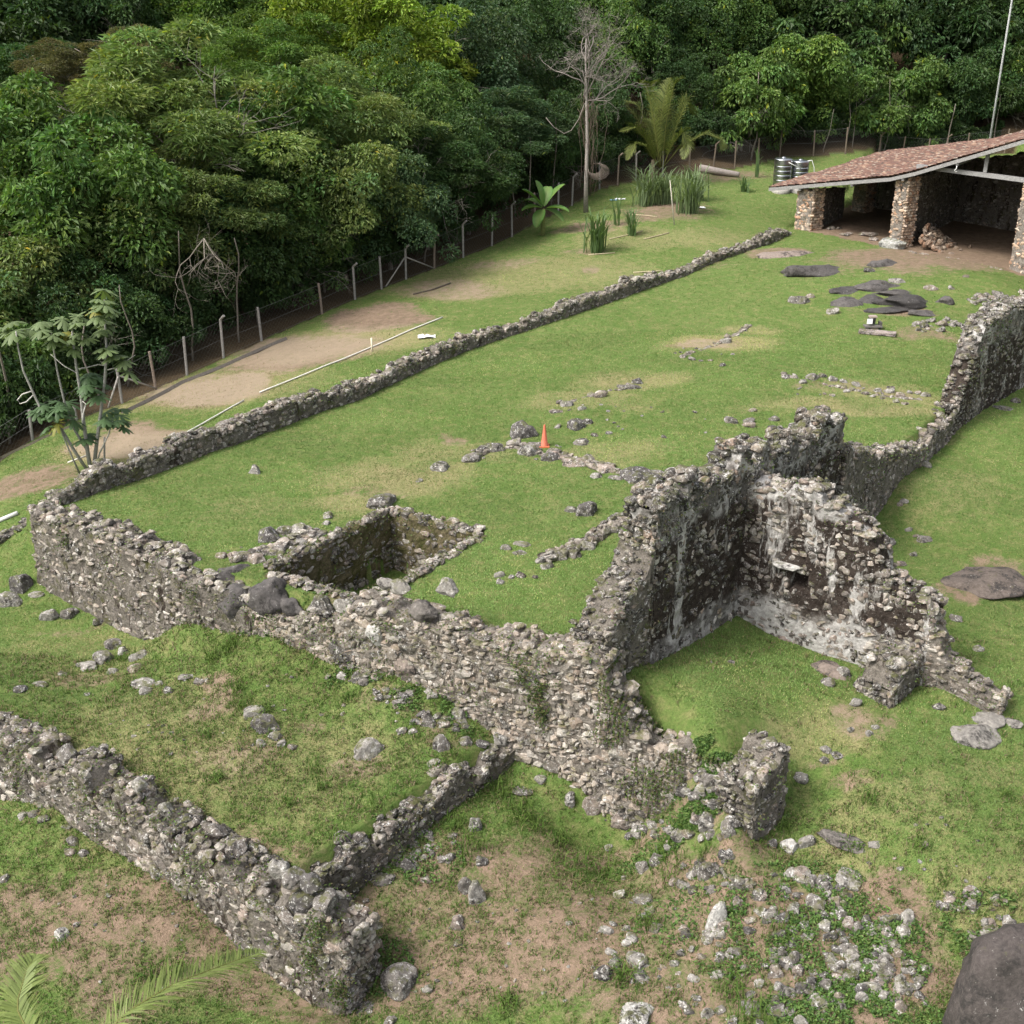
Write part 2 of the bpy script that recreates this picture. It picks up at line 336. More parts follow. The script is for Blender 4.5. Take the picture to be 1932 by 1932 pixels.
def G(x, y): return float(ground(np.array([x]), np.array([y]))[0])
def onground(u, v):
    """where the photo's pixel meets the ground"""
    d = ray(u, v); ts = np.linspace(14, 160, 1500); x = d[0]*ts; y = d[1]*ts; z = CH+d[2]*ts
    h = ground(x, y); k = np.argmax(z < h)
    if k == 0: k = 1499
    t0, t1 = ts[k-1], ts[k]
    a, b = (z-h)[k-1], (z-h)[k]; t = t0+(t1-t0)*a/(a-b+1e-9)
    return np.array([d[0]*t, d[1]*t, G(d[0]*t, d[1]*t)])
SOIL = [(700, 600, 110, 26, .9), (560, 665, 150, 36, .95), (400, 735, 130, 30, .85), (240, 830, 110, 30, .9), (60, 905, 110, 24, .75), (860, 545, 110, 20, .6), (960, 500, 70, 12, .45), (1130, 425, 90, 14, .6), (1250, 395, 90, 16, .7), (1380, 330, 90, 14, .6), (1090, 475, 50, 12, .5),
 (320, 1660, 300, 90, .72), (100, 1700, 140, 80, .65), (960, 1780, 300, 110, .75), (150, 1780, 250, 120, .62), (420, 1850, 180, 80, .6), (560, 1900, 160, 50, .6), (900, 1800, 200, 100, .6), (1080, 1720, 170, 90, .6), (1300, 1740, 220, 120, .62), (1040, 1620, 90, 50, .5), (1400, 1850, 220, 90, .7), (1600, 1760, 120, 70, .6), (760, 1720, 110, 60, .55), (1650, 1900, 100, 50, .8), (1000, 1680, 260, 90, .62), (1250, 1850, 260, 90, .66), (640, 1780, 200, 60, .55), (1560, 1740, 180, 70, .8), (1640, 1840, 200, 90, .8), (1420, 1720, 160, 70, .75), (1320, 1640, 130, 50, .7), (1850, 1730, 90, 50, .7), (1130, 1600, 160, 50, .6), (1250, 1590, 70, 30, .7),
 (170, 1290, 90, 16, .5), (390, 1310, 60, 22, .75), (150, 1450, 130, 50, .3), (450, 1420, 110, 50, .45), (720, 1487, 60, 30, .7), (580, 1370, 40, 18, .5), (500, 1550, 100, 50, .35), (640, 1240, 60, 24, .5), (780, 1330, 90, 30, .5), (860, 1380, 60, 20, .5), (140, 1200, 70, 12, .4), (640, 1180, 0, 0, 0),
 (1220, 1330, 0, 0, 0), (1640, 1370, 50, 16, .6), (1680, 1390, 40, 14, .5), (1610, 1480, 60, 30, .5), (1560, 1430, 50, 14, .5), (1650, 1510, 40, 20, .6), (1900, 1080, 70, 22, .5), (1830, 1110, 70, 12, .7),
 (1480, 475, 60, 10, .7), (1690, 590, 90, 10, .8), (1740, 630, 90, 12, .5), (1540, 610, 0, 0, 0), (1130, 512, 30, 6, .6), (700, 935, 60, 16, .35), (570, 1030, 60, 20, .5), (1320, 655, 70, 10, .55), (1230, 710, 0, 0, 0), (1620, 735, 150, 8, .35), (880, 825, 30, 10, .5), (1350, 500, 60, 8, .3), (1750, 485, 180, 22, .8)]
DRY = [(760, 900, 130, 34, .7), (640, 960, 90, 26, .6), (880, 850, 120, 20, .5), (1090, 760, 120, 22, .55), (1200, 720, 130, 20, .7), (1350, 650, 120, 16, .9), (1420, 620, 60, 10, .7), (1600, 770, 180, 14, .7), (1700, 740, 120, 20, .5), (1000, 520, 260, 36, .5), (1250, 450, 200, 24, .45), (520, 790, 0, 0, 0), (1150, 860, 130, 20, .45), (1480, 850, 90, 14, .5), (400, 735, 200, 36, .9), (620, 650, 200, 34, .8), (240, 840, 130, 30, .9), (880, 545, 130, 20, .6), (1560, 1380, 150, 40, .5), (1700, 1560, 150, 60, .4), (1850, 1650, 140, 60, .45), (1900, 1480, 80, 40, .3), (300, 1400, 260, 90, .6), (640, 1450, 160, 80, .5), (150, 1250, 160, 50, .35), (1560, 1640, 100, 40, .6), (1780, 920, 120, 40, .25), (500, 950, 120, 30, .25), (1300, 560, 0, 0, 0)]
def blobs(x, y, L):
    r = np.zeros(np.shape(x)); wx = x+1.0*vn(x*.5, y*.5, 0, 31); wy = y+1.0*vn(x*.5, y*.5, 0, 32)
    for (u, v, ru, rv, a) in L:
        if ru == 0: continue
        c = onground(u, v); l = onground(u+ru, v); b = onground(u, v-rv)
        rx = abs(l[0]-c[0])+.01; ry = abs(b[1]-c[1])+.01; k = c[0]/c[1]
        d = ((wx-c[0]-(wy-c[1])*k)/rx)**2+((wy-c[1])/ry)**2
        r = np.maximum(r, a*np.clip(1.35-d, 0, 1))
    return r
def axis(segs):
    o = []
    for a, b, st in segs: o += list(np.arange(a, b, st))
    return np.array(o+[segs[-1][1]])
gx = axis([(-320, -60, 8), (-60, -30, 1), (-30, 34, .2), (34, 60, .6), (60, 320, 8)])
gy = axis([(-80, 8, 6), (8, 18, 1), (18, 62, .2), (62, 90, .35), (90, 140, 1), (140, 420, 8)])
X, Y = np.meshgrid(gx, gy); Z = ground(X, Y)
so_, dr_ = blobs(X, Y, SOIL), blobs(X, Y, DRY)
# bare earth inside the shed, leaf litter behind the fence
shed_e = np.array([.56, .83]); shed_g = np.array([.564, -.826])
SHP = [tuple(SH0-shed_g*.1-shed_e*.2), tuple(SH0+shed_g*26-shed_e*.9), tuple(SH0+shed_g*26+shed_e*27), tuple(SH0-shed_g*.1+shed_e*27)]
so_ = np.maximum(so_, np.where(inpoly(X+.3*vn(X*2, Y*2), Y+.4*vn(X*2+9, Y*2), SHP), 1.0, 0))
FP_ = [tuple(q[:2]) for q in FW]; beh = [(-60, 46)]+FP_+[(90, 140), (320, 160), (320, 420), (-320, 420), (-320, 46)]
lit = np.where(inpoly(X, Y, beh), 1.0, 0)
nx, ny = len(gx), len(gy)
I = np.arange(nx*ny).reshape(ny, nx)
F = np.stack([I[:-1, :-1], I[:-1, 1:], I[1:, 1:], I[1:, :-1]], -1).reshape(-1, 4)
def ground_mat():
    m, t, b = mat('turf_and_soil', .95, .12); g = N(t); p = pos(g); a = attr(g)
    sx = g.n('ShaderNodeSeparateColor'); g.L.new(a.outputs['Color'], sx.inputs[0])
    soil, dry, lit = sx.outputs[0], sx.outputs[1], sx.outputs[2]
    nA = g.noise(p, .35, 5, .6); nB = g.noise(p, 2.2, 6, .75, .3); nC = g.noise(p, 14, 4, .8); nD = g.noise(p, 45, 2, .8)
    green = g.mix(g.ramp(nA, [(.3, 0), (.7, 1)]), (.08, .135, .03), (.112, .165, .045))
    green = g.mix(g.ramp(nB, [(.42, 0), (.75, .75)]), green, (.185, .18, .07))
    green = g.mix(g.math('MULTIPLY', g.math('ADD', dry, g.math('MULTIPLY', g.math('SUBTRACT', nB, .5), 1.6), True), .9), green, (.28, .235, .125))
    green = g.mix(1.0, green, g.ramp(nC, [(.25, .62), (.75, 1.4)]), 'MULTIPLY')
    earth = g.mix(g.ramp(nB, [(.3, 0), (.7, 1)]), (.13, .095, .065), (.27, .195, .14))
    earth = g.mix(1.0, earth, g.ramp(nC, [(.25, .7), (.75, 1.3)]), 'MULTIPLY')
    earth = g.mix(g.math('MULTIPLY', dry, .7), earth, (.33, .27, .19))
    fs = g.math('ADD', g.math('MULTIPLY', soil, 1.75), g.math('MULTIPLY', g.math('SUBTRACT', g.math('ADD', g.math('MULTIPLY', nB, .6), g.math('MULTIPLY', nC, .4)), .55), 6.0), True)
    fs = g.math('MULTIPLY', fs, g.math('MULTIPLY', soil, 2.2, True))
    c = g.mix(fs, green, earth)
    c = g.mix(lit, c, g.mix(g.ramp(nC, [(.35, 0), (.65, 1)]), (.035, .026, .015), (.10, .07, .04)))
    c = g.mix(1.0, c, g.ramp(nD, [(.25, .8), (.75, 1.2)]), 'MULTIPLY')
    g.L.new(c, b.inputs['Base Color'])
    g.L.new(g.bump(g.math('ADD', nC, g.math('MULTIPLY', nD, .5)), .7, .08), b.inputs['Normal'])
    return m
M_GROUND = ground_mat()
gm = mesh('ground', np.stack([X.ravel(), Y.ravel(), Z.ravel()], 1), F, M_GROUND, np.stack([so_.ravel(), dr_.ravel(), lit.ravel()], 1), smooth=True)
structure(link('ground', gm))
# ---------------------------------------------------------------- rocks
def ico(sub):
    import bmesh
    bm = bmesh.new(); bmesh.ops.create_icosphere(bm, subdivisions=sub, radius=1)
    V = np.array([v.co[:] for v in bm.verts]); F = np.array([[v.index for v in f.verts] for f in bm.faces]); bm.free(); return V, F
ICO = {k: ico(k) for k in (1, 2, 3, 4)}
def rocktpl(sub, seed, ang=.75, cuts=7, boxy=0):
    V, F = ICO[sub]; r = np.random.default_rng(seed); V = V.copy()
    if boxy: V = np.sign(V)*np.abs(V)**boxy; V = V*(1/np.abs(V).max(0))
    for k in range(cuts):                                   # plane cuts make broken faces
        n = r.normal(size=3); n /= np.linalg.norm(n); d = r.uniform(ang, .97)
        s = V@n; V = V-np.outer(np.maximum(s-d, 0), n)*.92
    dd = fbm(V[:, 0]*1.6+seed, V[:, 1]*1.6, V[:, 2]*1.6, seed, 3 if sub > 2 else 2)
    V = V*(1+(.19 if sub > 1 else .12)*dd)[:, None]
    if sub == 1: V = V*(1+.13*r.normal(size=len(V)))[:, None]
    return V, F
TPL = [rocktpl(2, 100+i, .72, 8, .7) for i in range(10)]
TPL1 = [rocktpl(1, 200+i, .8, 4, .7) for i in range(10)]
def rotz(a):
    c, s = np.cos(a), np.sin(a); z = np.zeros_like(c); o = np.ones_like(c)
    return np.stack([np.stack([c, -s, z], -1), np.stack([s, c, z], -1), np.stack([z, z, o], -1)], -2)
def scatter(A, pos, scale, frame, cols, rng, big=.0, mi=0, jit=.25):
    """rocks at pos (n,3) with half sizes scale (n,3) in the axes of frame (n,3,3 rows)"""
    n = len(pos)
    if n == 0: return
    q = rng.normal(size=(n, 3))*jit
    cx, sx = np.cos(q[:, 0]), np.sin(q[:, 0]); cy, sy = np.cos(q[:, 1]), np.sin(q[:, 1]); z = np.zeros(n); o = np.ones(n)
    Rx = np.stack([np.stack([o, z, z], -1), np.stack([z, cx, -sx], -1), np.stack([z, sx, cx], -1)], -2)
    Ry = np.stack([np.stack([cy, z, sy], -1), np.stack([z, o, z], -1), np.stack([-sy, z, cy], -1)], -2)
    R = Rx@Ry@rotz(q[:, 2])
    k = rng.integers(0, 10, n); bigm = scale.max(1) > big
    for T, m in ((TPL, bigm), (TPL1, ~bigm)):
        for j in range(10):
            s = np.where((k == j) & m)[0]
            if len(s) == 0: continue
            V, F = T[j]
            W = V[None]*scale[s][:, None, :]; W = np.einsum('nij,nvj->nvi', R[s], W); W = np.einsum('nvj,njk->nvk', W, frame[s])+pos[s][:, None]
            FF = F[None]+(np.arange(len(s))*len(V))[:, None, None]
            A.add(W.reshape(-1, 3), FF.reshape(-1, 3), np.repeat(cols[s], len(V), 0), mi)
PAL = {
 'mixed': ([(.23, .21, .19), (.255, .225, .20), (.16, .145, .135), (.34, .325, .30), (.10, .092, .085), (.24, .20, .175)], [.25, .15, .22, .14, .16, .08]),
 'pale': ([(.27, .245, .215), (.285, .25, .215), (.20, .185, .165), (.34, .325, .30), (.13, .12, .108), (.25, .21, .175)], [.26, .2, .2, .17, .07, .1]),
 'dark': ([(.17, .155, .14), (.24, .21, .18), (.10, .095, .09), (.40, .39, .36), (.06, .056, .052), (.28, .22, .18)], [.25, .2, .2, .13, .15, .07]),
 'warm': ([(.42, .33, .25), (.47, .36, .28), (.36, .30, .25), (.54, .47, .39), (.40, .26, .18), (.26, .21, .17)], [.25, .2, .2, .12, .13, .1])}
def pal(name, n, rng):
    c, w = PAL[name]; w = np.array(w)/sum(w)
    return np.array(c)[rng.choice(len(c), n, p=w)]*rng.uniform(.65, 1.2, (n, 1))*(1.0, .95, .90)
WALLTOPS = {}
def resample(pts, st):
    pts = np.array(pts, float); d = np.linalg.norm(np.diff(pts[:, :2], axis=0), axis=1); s = np.concatenate([[0], np.cumsum(d)])
    n = max(2, int(s[-1]/st)+1); q = np.linspace(0, s[-1], n)
    return np.stack([np.interp(q, s, pts[:, k]) for k in range(pts.shape[1])], 1), q
def wallmesh(name, tops, thick, mats, palette='mixed', seed=0, ch=(.10, .24), ln=(.14, .42), skip=.08, topn=9, topsize=(.07, .18), batter=0., jag=.12, skipf=None, faces=(0, 1), recess=None, ztol=.35, zbase=None, zfloor=None, prot=.035, core_top=0., endcaps=True, low=False, bigs=0, zshift=0.):
    """tops: list (x, y, ztop) along the visible face; the wall's body lies to the left of travel."""
    rng = np.random.default_rng(seed); A = Acc()
    R, S = resample(tops, .12); n = len(R)
    T = np.gradient(R[:, :2], axis=0); T /= np.linalg.norm(T, axis=1)[:, None]
    k = 7; pad = np.pad(T, ((k, k), (0, 0)), 'edge'); T = np.stack([np.convolve(pad[:, j], np.ones(2*k+1)/(2*k+1), 'valid') for j in (0, 1)], 1); T /= np.linalg.norm(T, axis=1)[:, None]
    Nl = np.stack([-T[:, 1], T[:, 0]], 1)
    zt = R[:, 2]+jag*vn(S*2.1, S*0+seed)+jag*.6*vn(S*6, S*0+seed+5)
    th = thick*(1+.1*vn(S*.5, S*0+seed+9))
    gf = ground(R[:, 0]-Nl[:, 0]*.5, R[:, 1]-Nl[:, 1]*.5, False); gb = ground(R[:, 0]+Nl[:, 0]*(thick+.5), R[:, 1]+Nl[:, 1]*(thick+.5), False)
    if zbase is not None: gf = np.minimum(gf, zbase)
    zb = np.minimum(gf, gb)-.4
    if zfloor is not None: zb = np.maximum(zb, zfloor)
    zt = zt+zshift; zt = np.maximum(zt, zb+(.42 if low else .45))
    nv = 22; nt_ = 7
    prof = []
    for j in range(nv): prof.append((0, j/(nv-1)))
    for j in range(1, nt_): prof.append((j/nt_, 1))
    for j in range(nv): prof.append((1, 1-j/(nv-1)))
    prof = np.array(prof); m = len(prof)
    off_ = prof[None, :, 0]*th[:, None]; zz = zb[:, None]+(zt-zb)[:, None]*prof[None, :, 1]
    bat = batter*(1-prof[None, :, 1])*np.where(prof[None, :, 0] < .5, -1, 1)*((zt-zb)/2.)[:, None]
    # round the shoulders
    crown = np.where(prof[:, 1] == 1, -.10*np.abs(prof[:, 0]*2-1)**3, 0)[None]
    off_ = off_+bat; Sx = S[:, None]+0*off_
    nz = .05*vn(Sx*3, zz*3, off_*3, seed)+.03*vn(Sx*9, zz*9, off_*9, seed+1)
    side = np.where(prof[:, 0] < .5, -1, 1)[None]*np.where(prof[:, 1] < 1, 1, .3)[None]
    off_ = off_+nz*side; zz = zz+crown+np.where(prof[None, :, 1] == 1, 1., 0.)*(nz*1.4+core_top)
    if recess is not None:
        for (s0, s1, z0, z1, dep) in recess:
            q = (S[:, None] > s0) & (S[:, None] < s1) & (zz > z0) & (zz < z1) & (prof[None, :, 0] == 0)
            off_ = np.where(q, dep, off_)
    VX = R[:, 0][:, None]+Nl[:, 0][:, None]*off_; VY = R[:, 1][:, None]+Nl[:, 1][:, None]*off_
    V = np.stack([VX, VY, zz], -1).reshape(-1, 3)
    I = np.arange(n*m).reshape(n, m); F = np.stack([I[:-1, :-1], I[1:, :-1], I[1:, 1:], I[:-1, 1:]], -1).reshape(-1, 4)
    A.add(V, F, (1, 1, 1), 0, False)
    if endcaps:
        for i in (0, n-1):
            a = [I[i, j] for j in range(nv)]; b = [I[i, m-1-j] for j in range(nv)]
            F = np.array([[a[j], a[j+1], b[j+1], b[j]] for j in range(nv-1)])
            if i: F = F[:, ::-1]
            A.F.append(F); A.M.append(np.zeros(len(F), int)); A.S.append(np.zeros(len(F), bool)); A.V.append(np.zeros((0, 3))); A.C.append(np.zeros((0, 3)))
    # face stones
    L = S[-1]; ps = []; sc = []; fr = []; pol = []
    def at(s):
        return np.array([np.interp(s, S, R[:, 0]), np.interp(s, S, R[:, 1])]), np.array([np.interp(s, S, T[:, 0]), np.interp(s, S, T[:, 1])]), np.interp(s, S, zt), np.interp(s, S, zb), np.interp(s, S, gf), np.interp(s, S, gb), np.interp(s, S, th)
    def addst(s, z, o, outw, hl, hh, hd):
        p, t, *_ = at(s); nl = np.array([-t[1], t[0]])
        q = p+nl*o; ps.append([q[0], q[1], z]); sc.append([hl, hd, hh]); fr.append([[t[0], t[1], 0], [nl[0]*outw, nl[1]*outw, 0], [0, 0, 1]])
    for f in faces:
        z = zb.min()
        while z < zt.max():
            c = rng.uniform(*ch); s = rng.uniform(-.2, 0)
            while s < L:
                l = rng.uniform(*ln)*(.65, 1, 1, 1.5, 2.)[int(rng.choice(5, p=[.25, .3, .25, .14, .06]))]; sm = s+l/2; s += l
                if sm > L or sm < 0: continue
                p, t, zt_, zb_, gf_, gb_, th_ = at(sm)
                zc = z+c/2+.05*math.sin(sm*1.7+seed)+rng.normal()*.015
                g_ = gf_ if f == 0 else gb_
                if zc > zt_-.02 or zc < g_-.12: continue
                sk = skip if skipf is None else skipf(sm, zc, f)
                if rng.random() < sk: continue
                if recess is not None and f == 0 and any(s0-.05 < sm < s1+.05 and z0-.05 < zc < z1+.05 for (s0, s1, z0, z1, d) in recess): continue
                b_ = batter*(1-(zc-zb_)/(zt_-zb_))*(zt_-zb_)/2
                o = (-b_ if f == 0 else th_+b_)
                hd = rng.uniform(.08, .15)
                addst(sm, zc, o+(1 if f == 0 else -1)*(hd-prot-rng.uniform(-.02, .035)), -1, l/2*rng.uniform(.92, 1.12), c/2*rng.uniform(.9, 1.55), hd)
            z += c
    # ends
    if endcaps:
        for s in (0, L):
            p, t, zt_, zb_, gf_, gb_, th_ = at(s); z = zb_
            while z < zt_:
                c = rng.uniform(*ch); o = 0
                while o < th_:
                    l = rng.uniform(*ln)*.8
                    if rng.random() > skip: addst(s+(.03 if s else -.03), z+c/2, o+l/2, 1, .12, c/2*1.15, l/2*1.1)
                    o += l
                z += c
    for _ in range(bigs):
        s = rng.uniform(.2, L-.2); p, t, zt_, zb_, gf_, gb_, th_ = at(s); z = rng.uniform(gf_, zt_-.15); hd = .14
        if zt_-gf_ > .6: addst(s, z, -batter*(1-(z-zb_)/(zt_-zb_))*(zt_-zb_)/2+hd-.09, -1, rng.uniform(.22, .42), rng.uniform(.13, .27), hd)
    nt2 = int(L*thick*topn*1.7)
    for _ in range(nt2):
        s = rng.uniform(0, L); p, t, zt_, zb_, gf_, gb_, th_ = at(s); r = rng.uniform(*topsize)*(1.5 if rng.random() < .07 else 1)
        addst(s, zt_+rng.uniform(-.08, .07), rng.uniform(.02, .98)*th_, 1, r*rng.uniform(.9, 1.4), r*rng.uniform(.45, .8), r*rng.uniform(.8, 1.1))
    ps, sc, fr = np.array(ps), np.array(sc), np.array(fr)
    # a z-turn for the loose top stones
    cols = pal(palette, len(ps), rng)
    scatter(A, ps, sc, fr, cols, rng, big=.17, mi=1, jit=.2)
    me = A.build(name, mats); 
    if not low: WALLTOPS[name+str(seed)] = (R, Nl, zt, th)
    return me
def tops(line, px): return [tuple(PP(u, v, line)) for u, v in px]
def cut(T, a, b): return [q for q in T if a <= q[0] <= b]
def walls():
    T = tops(FL, FL_TOP)
    zi = 21   # index where the low mound begins
    m = wallmesh('front_wall', T[:8], 1.2, [M_MORTAR_DARK, M_STONE], 'mixed', 1, skip=.3, topn=11, batter=.12, jag=.14)
    tag(link('retaining_wall', m), 'stained mossy retaining wall at the far left corner of the raised lawn', 'wall')
    m = wallmesh('front_wall', T[7:17], 1.4, [M_MORTAR, M_STONE_PALE], 'pale', 2, ch=(.09, .21), ln=(.12, .36), skip=.03, bigs=70, topn=8, core_top=.04, batter=.05, jag=.18, prot=.06)
    tag(link('retaining_wall', m), 'long pale rubble wall holding up the lawn below the sunken tank', 'wall')
    m = wallmesh('front_wall', T[16:], 1.1, [M_MORTAR, M_STONE_PALE], 'pale', 3, ch=(.09, .2), ln=(.12, .32), skip=.04, bigs=14, topn=11, batter=.1, jag=.28, prot=.06)
    tag(link('broken_wall', m), 'crumbling pale end of the front wall stepping down to a leafy rubble heap', 'wall')
    T = tops(DL, DL_TOP)
    def dk(s, z, f): return .15 if z > 1.2 else .55
    m = wallmesh('dividing_wall', T[:5], 1.15, [M_MORTAR_DARK, M_STONE_DARK], 'mixed', 4, skip=.15, topn=12, jag=.12, zfloor=-2.2, recess=[(.45, 1.1, -1.8, -.1, .4)])
    tag(link('low_ruin_wall', m), 'low mossy wall part above a dark drain mouth, front of the tallest ruin', 'wall')
    m = wallmesh('dividing_wall', T[5:14], 1.0, [M_DARKPLASTER, M_STONE_DARK], 'dark', 5, ch=(.12, .26), ln=(.14, .42), skip=.2, topn=24, topsize=(.09, .24), jag=.42, skipf=dk)
    tag(link('tall_ruin_wall', m), 'tallest black and white lichened ruin wall with jagged top beside the grassy court', 'wall')
    m = wallmesh('dividing_wall', T[14:], 1.0, [M_MORTAR_DARK, M_STONE], 'mixed', 6, skip=.2, topn=12, jag=.2)
    tag(link('low_ruin_wall', m), 'low tumbled wall remnant linking the tallest ruin to the right edge wall', 'wall')
    def dk2(s, z, f): return .45 if z < 2.0 and s > 2.5 else .1
    m = wallmesh('right_wall', [(20.1, 50.1, .6), (20.5, 50.6, 1.5), (20.9, 51.0, 3.0), (21.5, 51.7, 4.1), (23, 53.4, 4.2), (25.9, 56.6, 4.1), (30, 61.8, 4.2), (34, 67, 4.0)], .95, [M_DARKPLASTER, M_STONE_DARK], 'mixed', 7, skip=.2, topn=22, jag=.2, skipf=dk2)
    tag(link('tall_ruin_wall', m), 'standing lichened wall with grey plaster, cut off by the right edge', 'wall')
    T = tops(BL, BL_TOP)
    def pl(s, z, f):
        if f: return .2
        return np.clip(.62-.2*abs(z-.2) if z < 1.6 and s > .4 and s < 5.2 else .15, .1, .9)
    m = wallmesh('plaster_wall', T[:12], 1.0, [M_PLASTER, M_STONE], 'mixed', 8, ch=(.12, .26), ln=(.14, .36), skip=.5, topn=14, jag=.25, skipf=pl, recess=[(1.95, 2.55, .1, .62, .5)])
    w_ = tag(link('plastered_wall', m), 'broken plastered wall with black stains and a small square niche', 'wall')
    A = Acc(); c = PP(1485, 1068, BL)
    scatter(A, np.array([c+[0.05, -.08, .06]]), np.array([[.55, .25, .09]]), np.array([[[.8, -.59, 0], [.59, .8, 0], [0, 0, 1]]]), np.array([[.5, .48, .45]]), np.random.default_rng(2), 0, 0, .05)
    link('lintel', A.build('lintel', [M_STONE_PALE]), w_)
    m = wallmesh('wall_stub', T[11:], .8, [M_MORTAR, M_STONE_PALE], 'pale', 9, skip=.1, topn=12, jag=.18)
    tag(link('wall_remnant', m), 'low white stone remnant trailing from the plastered wall to the flat boulder', 'wall')
    m = wallmesh('low_wall', tops(LL, LL_TOP), 1.25, [M_MORTAR_DARK, M_STONE], 'mixed', 10, bigs=60, ch=(.11, .24), ln=(.14, .42), skip=.14, topn=9, topsize=(.07, .19), batter=.06, jag=.24, zshift=-.1)
    tag(link('terrace_wall', m), 'long low retaining wall crossing the lower left of the photo', 'wall')
    m = wallmesh('stub', tops(SL, SL_TOP), .8, [M_MORTAR_DARK, M_STONE_DARK], 'mixed', 11, skip=.12, topn=13, topsize=(.08, .22), jag=.26, zshift=-.08)
    tag(link('low_wall', m), 'short low wall of tilted stones between the pale wall and terrace wall', 'wall')
    m = wallmesh('block', tops(WB, WB_TOP), 1.15, [M_MORTAR_DARK, M_STONE_DARK], 'mixed', 12, skip=.15, topn=11, jag=.28, batter=.05, zshift=-.1)
    tag(link('masonry_block', m), 'chunky leaning masonry block with dark right face at the end of the leafy rubble heap', 'wall')
    m = wallmesh('block', tops(WC, WC_TOP), 1.2, [M_MORTAR_DARK, M_STONE_DARK], 'mixed', 13, skip=.12, topn=11, jag=.35, batter=.05)
    tag(link('masonry_block', m), 'squat dark masonry stub sticking out in front of the plastered wall', 'wall')
    m = wallmesh('dry_wall', [(*PP(u, v, NL),) for u, v in NL_TOP], .72, [M_MORTAR_DARK, M_STONE], 'mixed', 14, ch=(.12, .25), ln=(.16, .45), skip=.1, topn=9, topsize=(.08, .2), jag=.2, zshift=-.12)
    tag(link('dry_stone_wall', m), 'long low dry stone wall along the far side of the raised lawn', 'wall')
    # low foundation courses showing in the turf
    for i, (px, th, lb) in enumerate((([(1030, 1062), (1060, 1052), (1110, 1034), (1150, 1008), (1190, 985), (1225, 955)], .55, 'curved low foundation line of stones between tank and tall ruin'),
        ([(895, 868), (935, 850), (975, 846), (1020, 860), (1075, 872), (1140, 890), (1210, 905), (1250, 915)], .5, 'low foundation line of stones passing under the traffic cone'),
        ([(1068, 765), (1100, 752), (1135, 745), (1195, 730)], .3, 'faint foundation line beyond the traffic cone'),
        ([(440, 1062), (480, 1058), (520, 1040), (570, 1025), (610, 1008)], .6, 'low course of slabs along the left rim of the sunken tank'),
        ([(1478, 712), (1540, 722), (1600, 736), (1660, 748), (1740, 756)], .3, 'faint double foundation line crossing the lawn before the right wall'),
        ([(1290, 675), (1330, 660), (1370, 645), (1420, 615)], .35, 'dry foundation ridge in the middle of the lawn'))):
        P3 = [onground(u, v) for u, v in px][::-1] if False else [onground(u, v) for u, v in px]
        R3, _ = resample(P3, .5); zz3 = ground(R3[:, 0], R3[:, 1])
        fz = (.16, .1, .03, .08, .02, .02)[i]
        m = wallmesh('footing', [(a[0], a[1], z+fz-.03) for a, z in zip(R3, zz3)], th, [M_MORTAR, M_STONE], 'mixed', 40+i, skip=.3, topn=(12, 8, 5, 9, 4, 4)[i], topsize=(.07, .2), jag=.05, low=True)
        tag(link('stone_footing', m), lb, 'foundation')
    # left scrap of wall below the pipe
    a, b = P(-60, 1062, -2.4), P(62, 1012, -2.2)
    m = wallmesh('scrap', [(a[0], a[1], -1.9), (b[0], b[1], -1.7)], .5, [M_MORTAR_DARK, M_STONE_DARK], 'dark', 15, skip=.1, topn=9)
    tag(link('low_wall', m), 'short dark kerb of stones at the left edge of the photo beside the tall corner', 'wall')
    # sunken tank
    t = tag(link('sunken_tank', None, loc=(pc[0], pc[1], -2.35)), 'rectangular sunken masonry tank with mossy inner walls and thin stone rim', 'tank')
    for i in range(4):
        a, b = PIT[(i+1) % 4], PIT[i]
        e = (b-a)/np.linalg.norm(b-a); a = a-e*.0; b = b+e*.0
        # body must lie outside: travel so that the left is outward
        c = (a+b)/2; nl = np.array([-e[1], e[0]])
        if np.dot(nl, c-pc) < 0: a, b = b, a
        zt = .12 if i in (0, 1) else .05
        def lowst(s, z, f): return .45 if z > -1.2 and z < -.2 else .1
        m = wallmesh('tank_wall', [(a[0], a[1], zt), (b[0], b[1], zt)], .38, [M_TANKM, M_STONE], 'mixed', 20+i, ch=(.12, .26), ln=(.16, .45), skip=.3, topn=22, topsize=(.09, .15), jag=.03, skipf=lowst, faces=(0,), zbase=-2.3, endcaps=False)
        o = link('tank_wall', m, t, loc=(-pc[0], -pc[1], 2.35))
walls()
# ---------------------------------------------------------------- foliage
def leaves(C, D, L, Wd, rng, fold=.25):
    """C centres (n,3), D unit directions of the blades, sizes"""
    n = len(C); U = rng.normal(size=(n, 3))*.55+np.array([0, 0, 1.0])
    S = np.cross(D, U); S /= np.linalg.norm(S, axis=1)[:, None]+1e-9; Nn = np.cross(S, D)
    L = np.broadcast_to(L, (n,))[:, None]; Wd = np.broadcast_to(Wd, (n,))[:, None]
    V = np.stack([C-D*L*.5, C-S*Wd*.5+Nn*Wd*fold+D*L*.05, C+D*L*.5-Nn*L*.12, C+S*Wd*.5+Nn*Wd*fold+D*L*.05], 1)
    b = np.arange(n)[:, None]*4
    F = np.concatenate([b+np.array([[0, 2, 1]]), b+np.array([[0, 3, 2]])])
    return V.reshape(-1, 3), F
def unit(a): return a/(np.linalg.norm(a, axis=-1, keepdims=True)+1e-9)
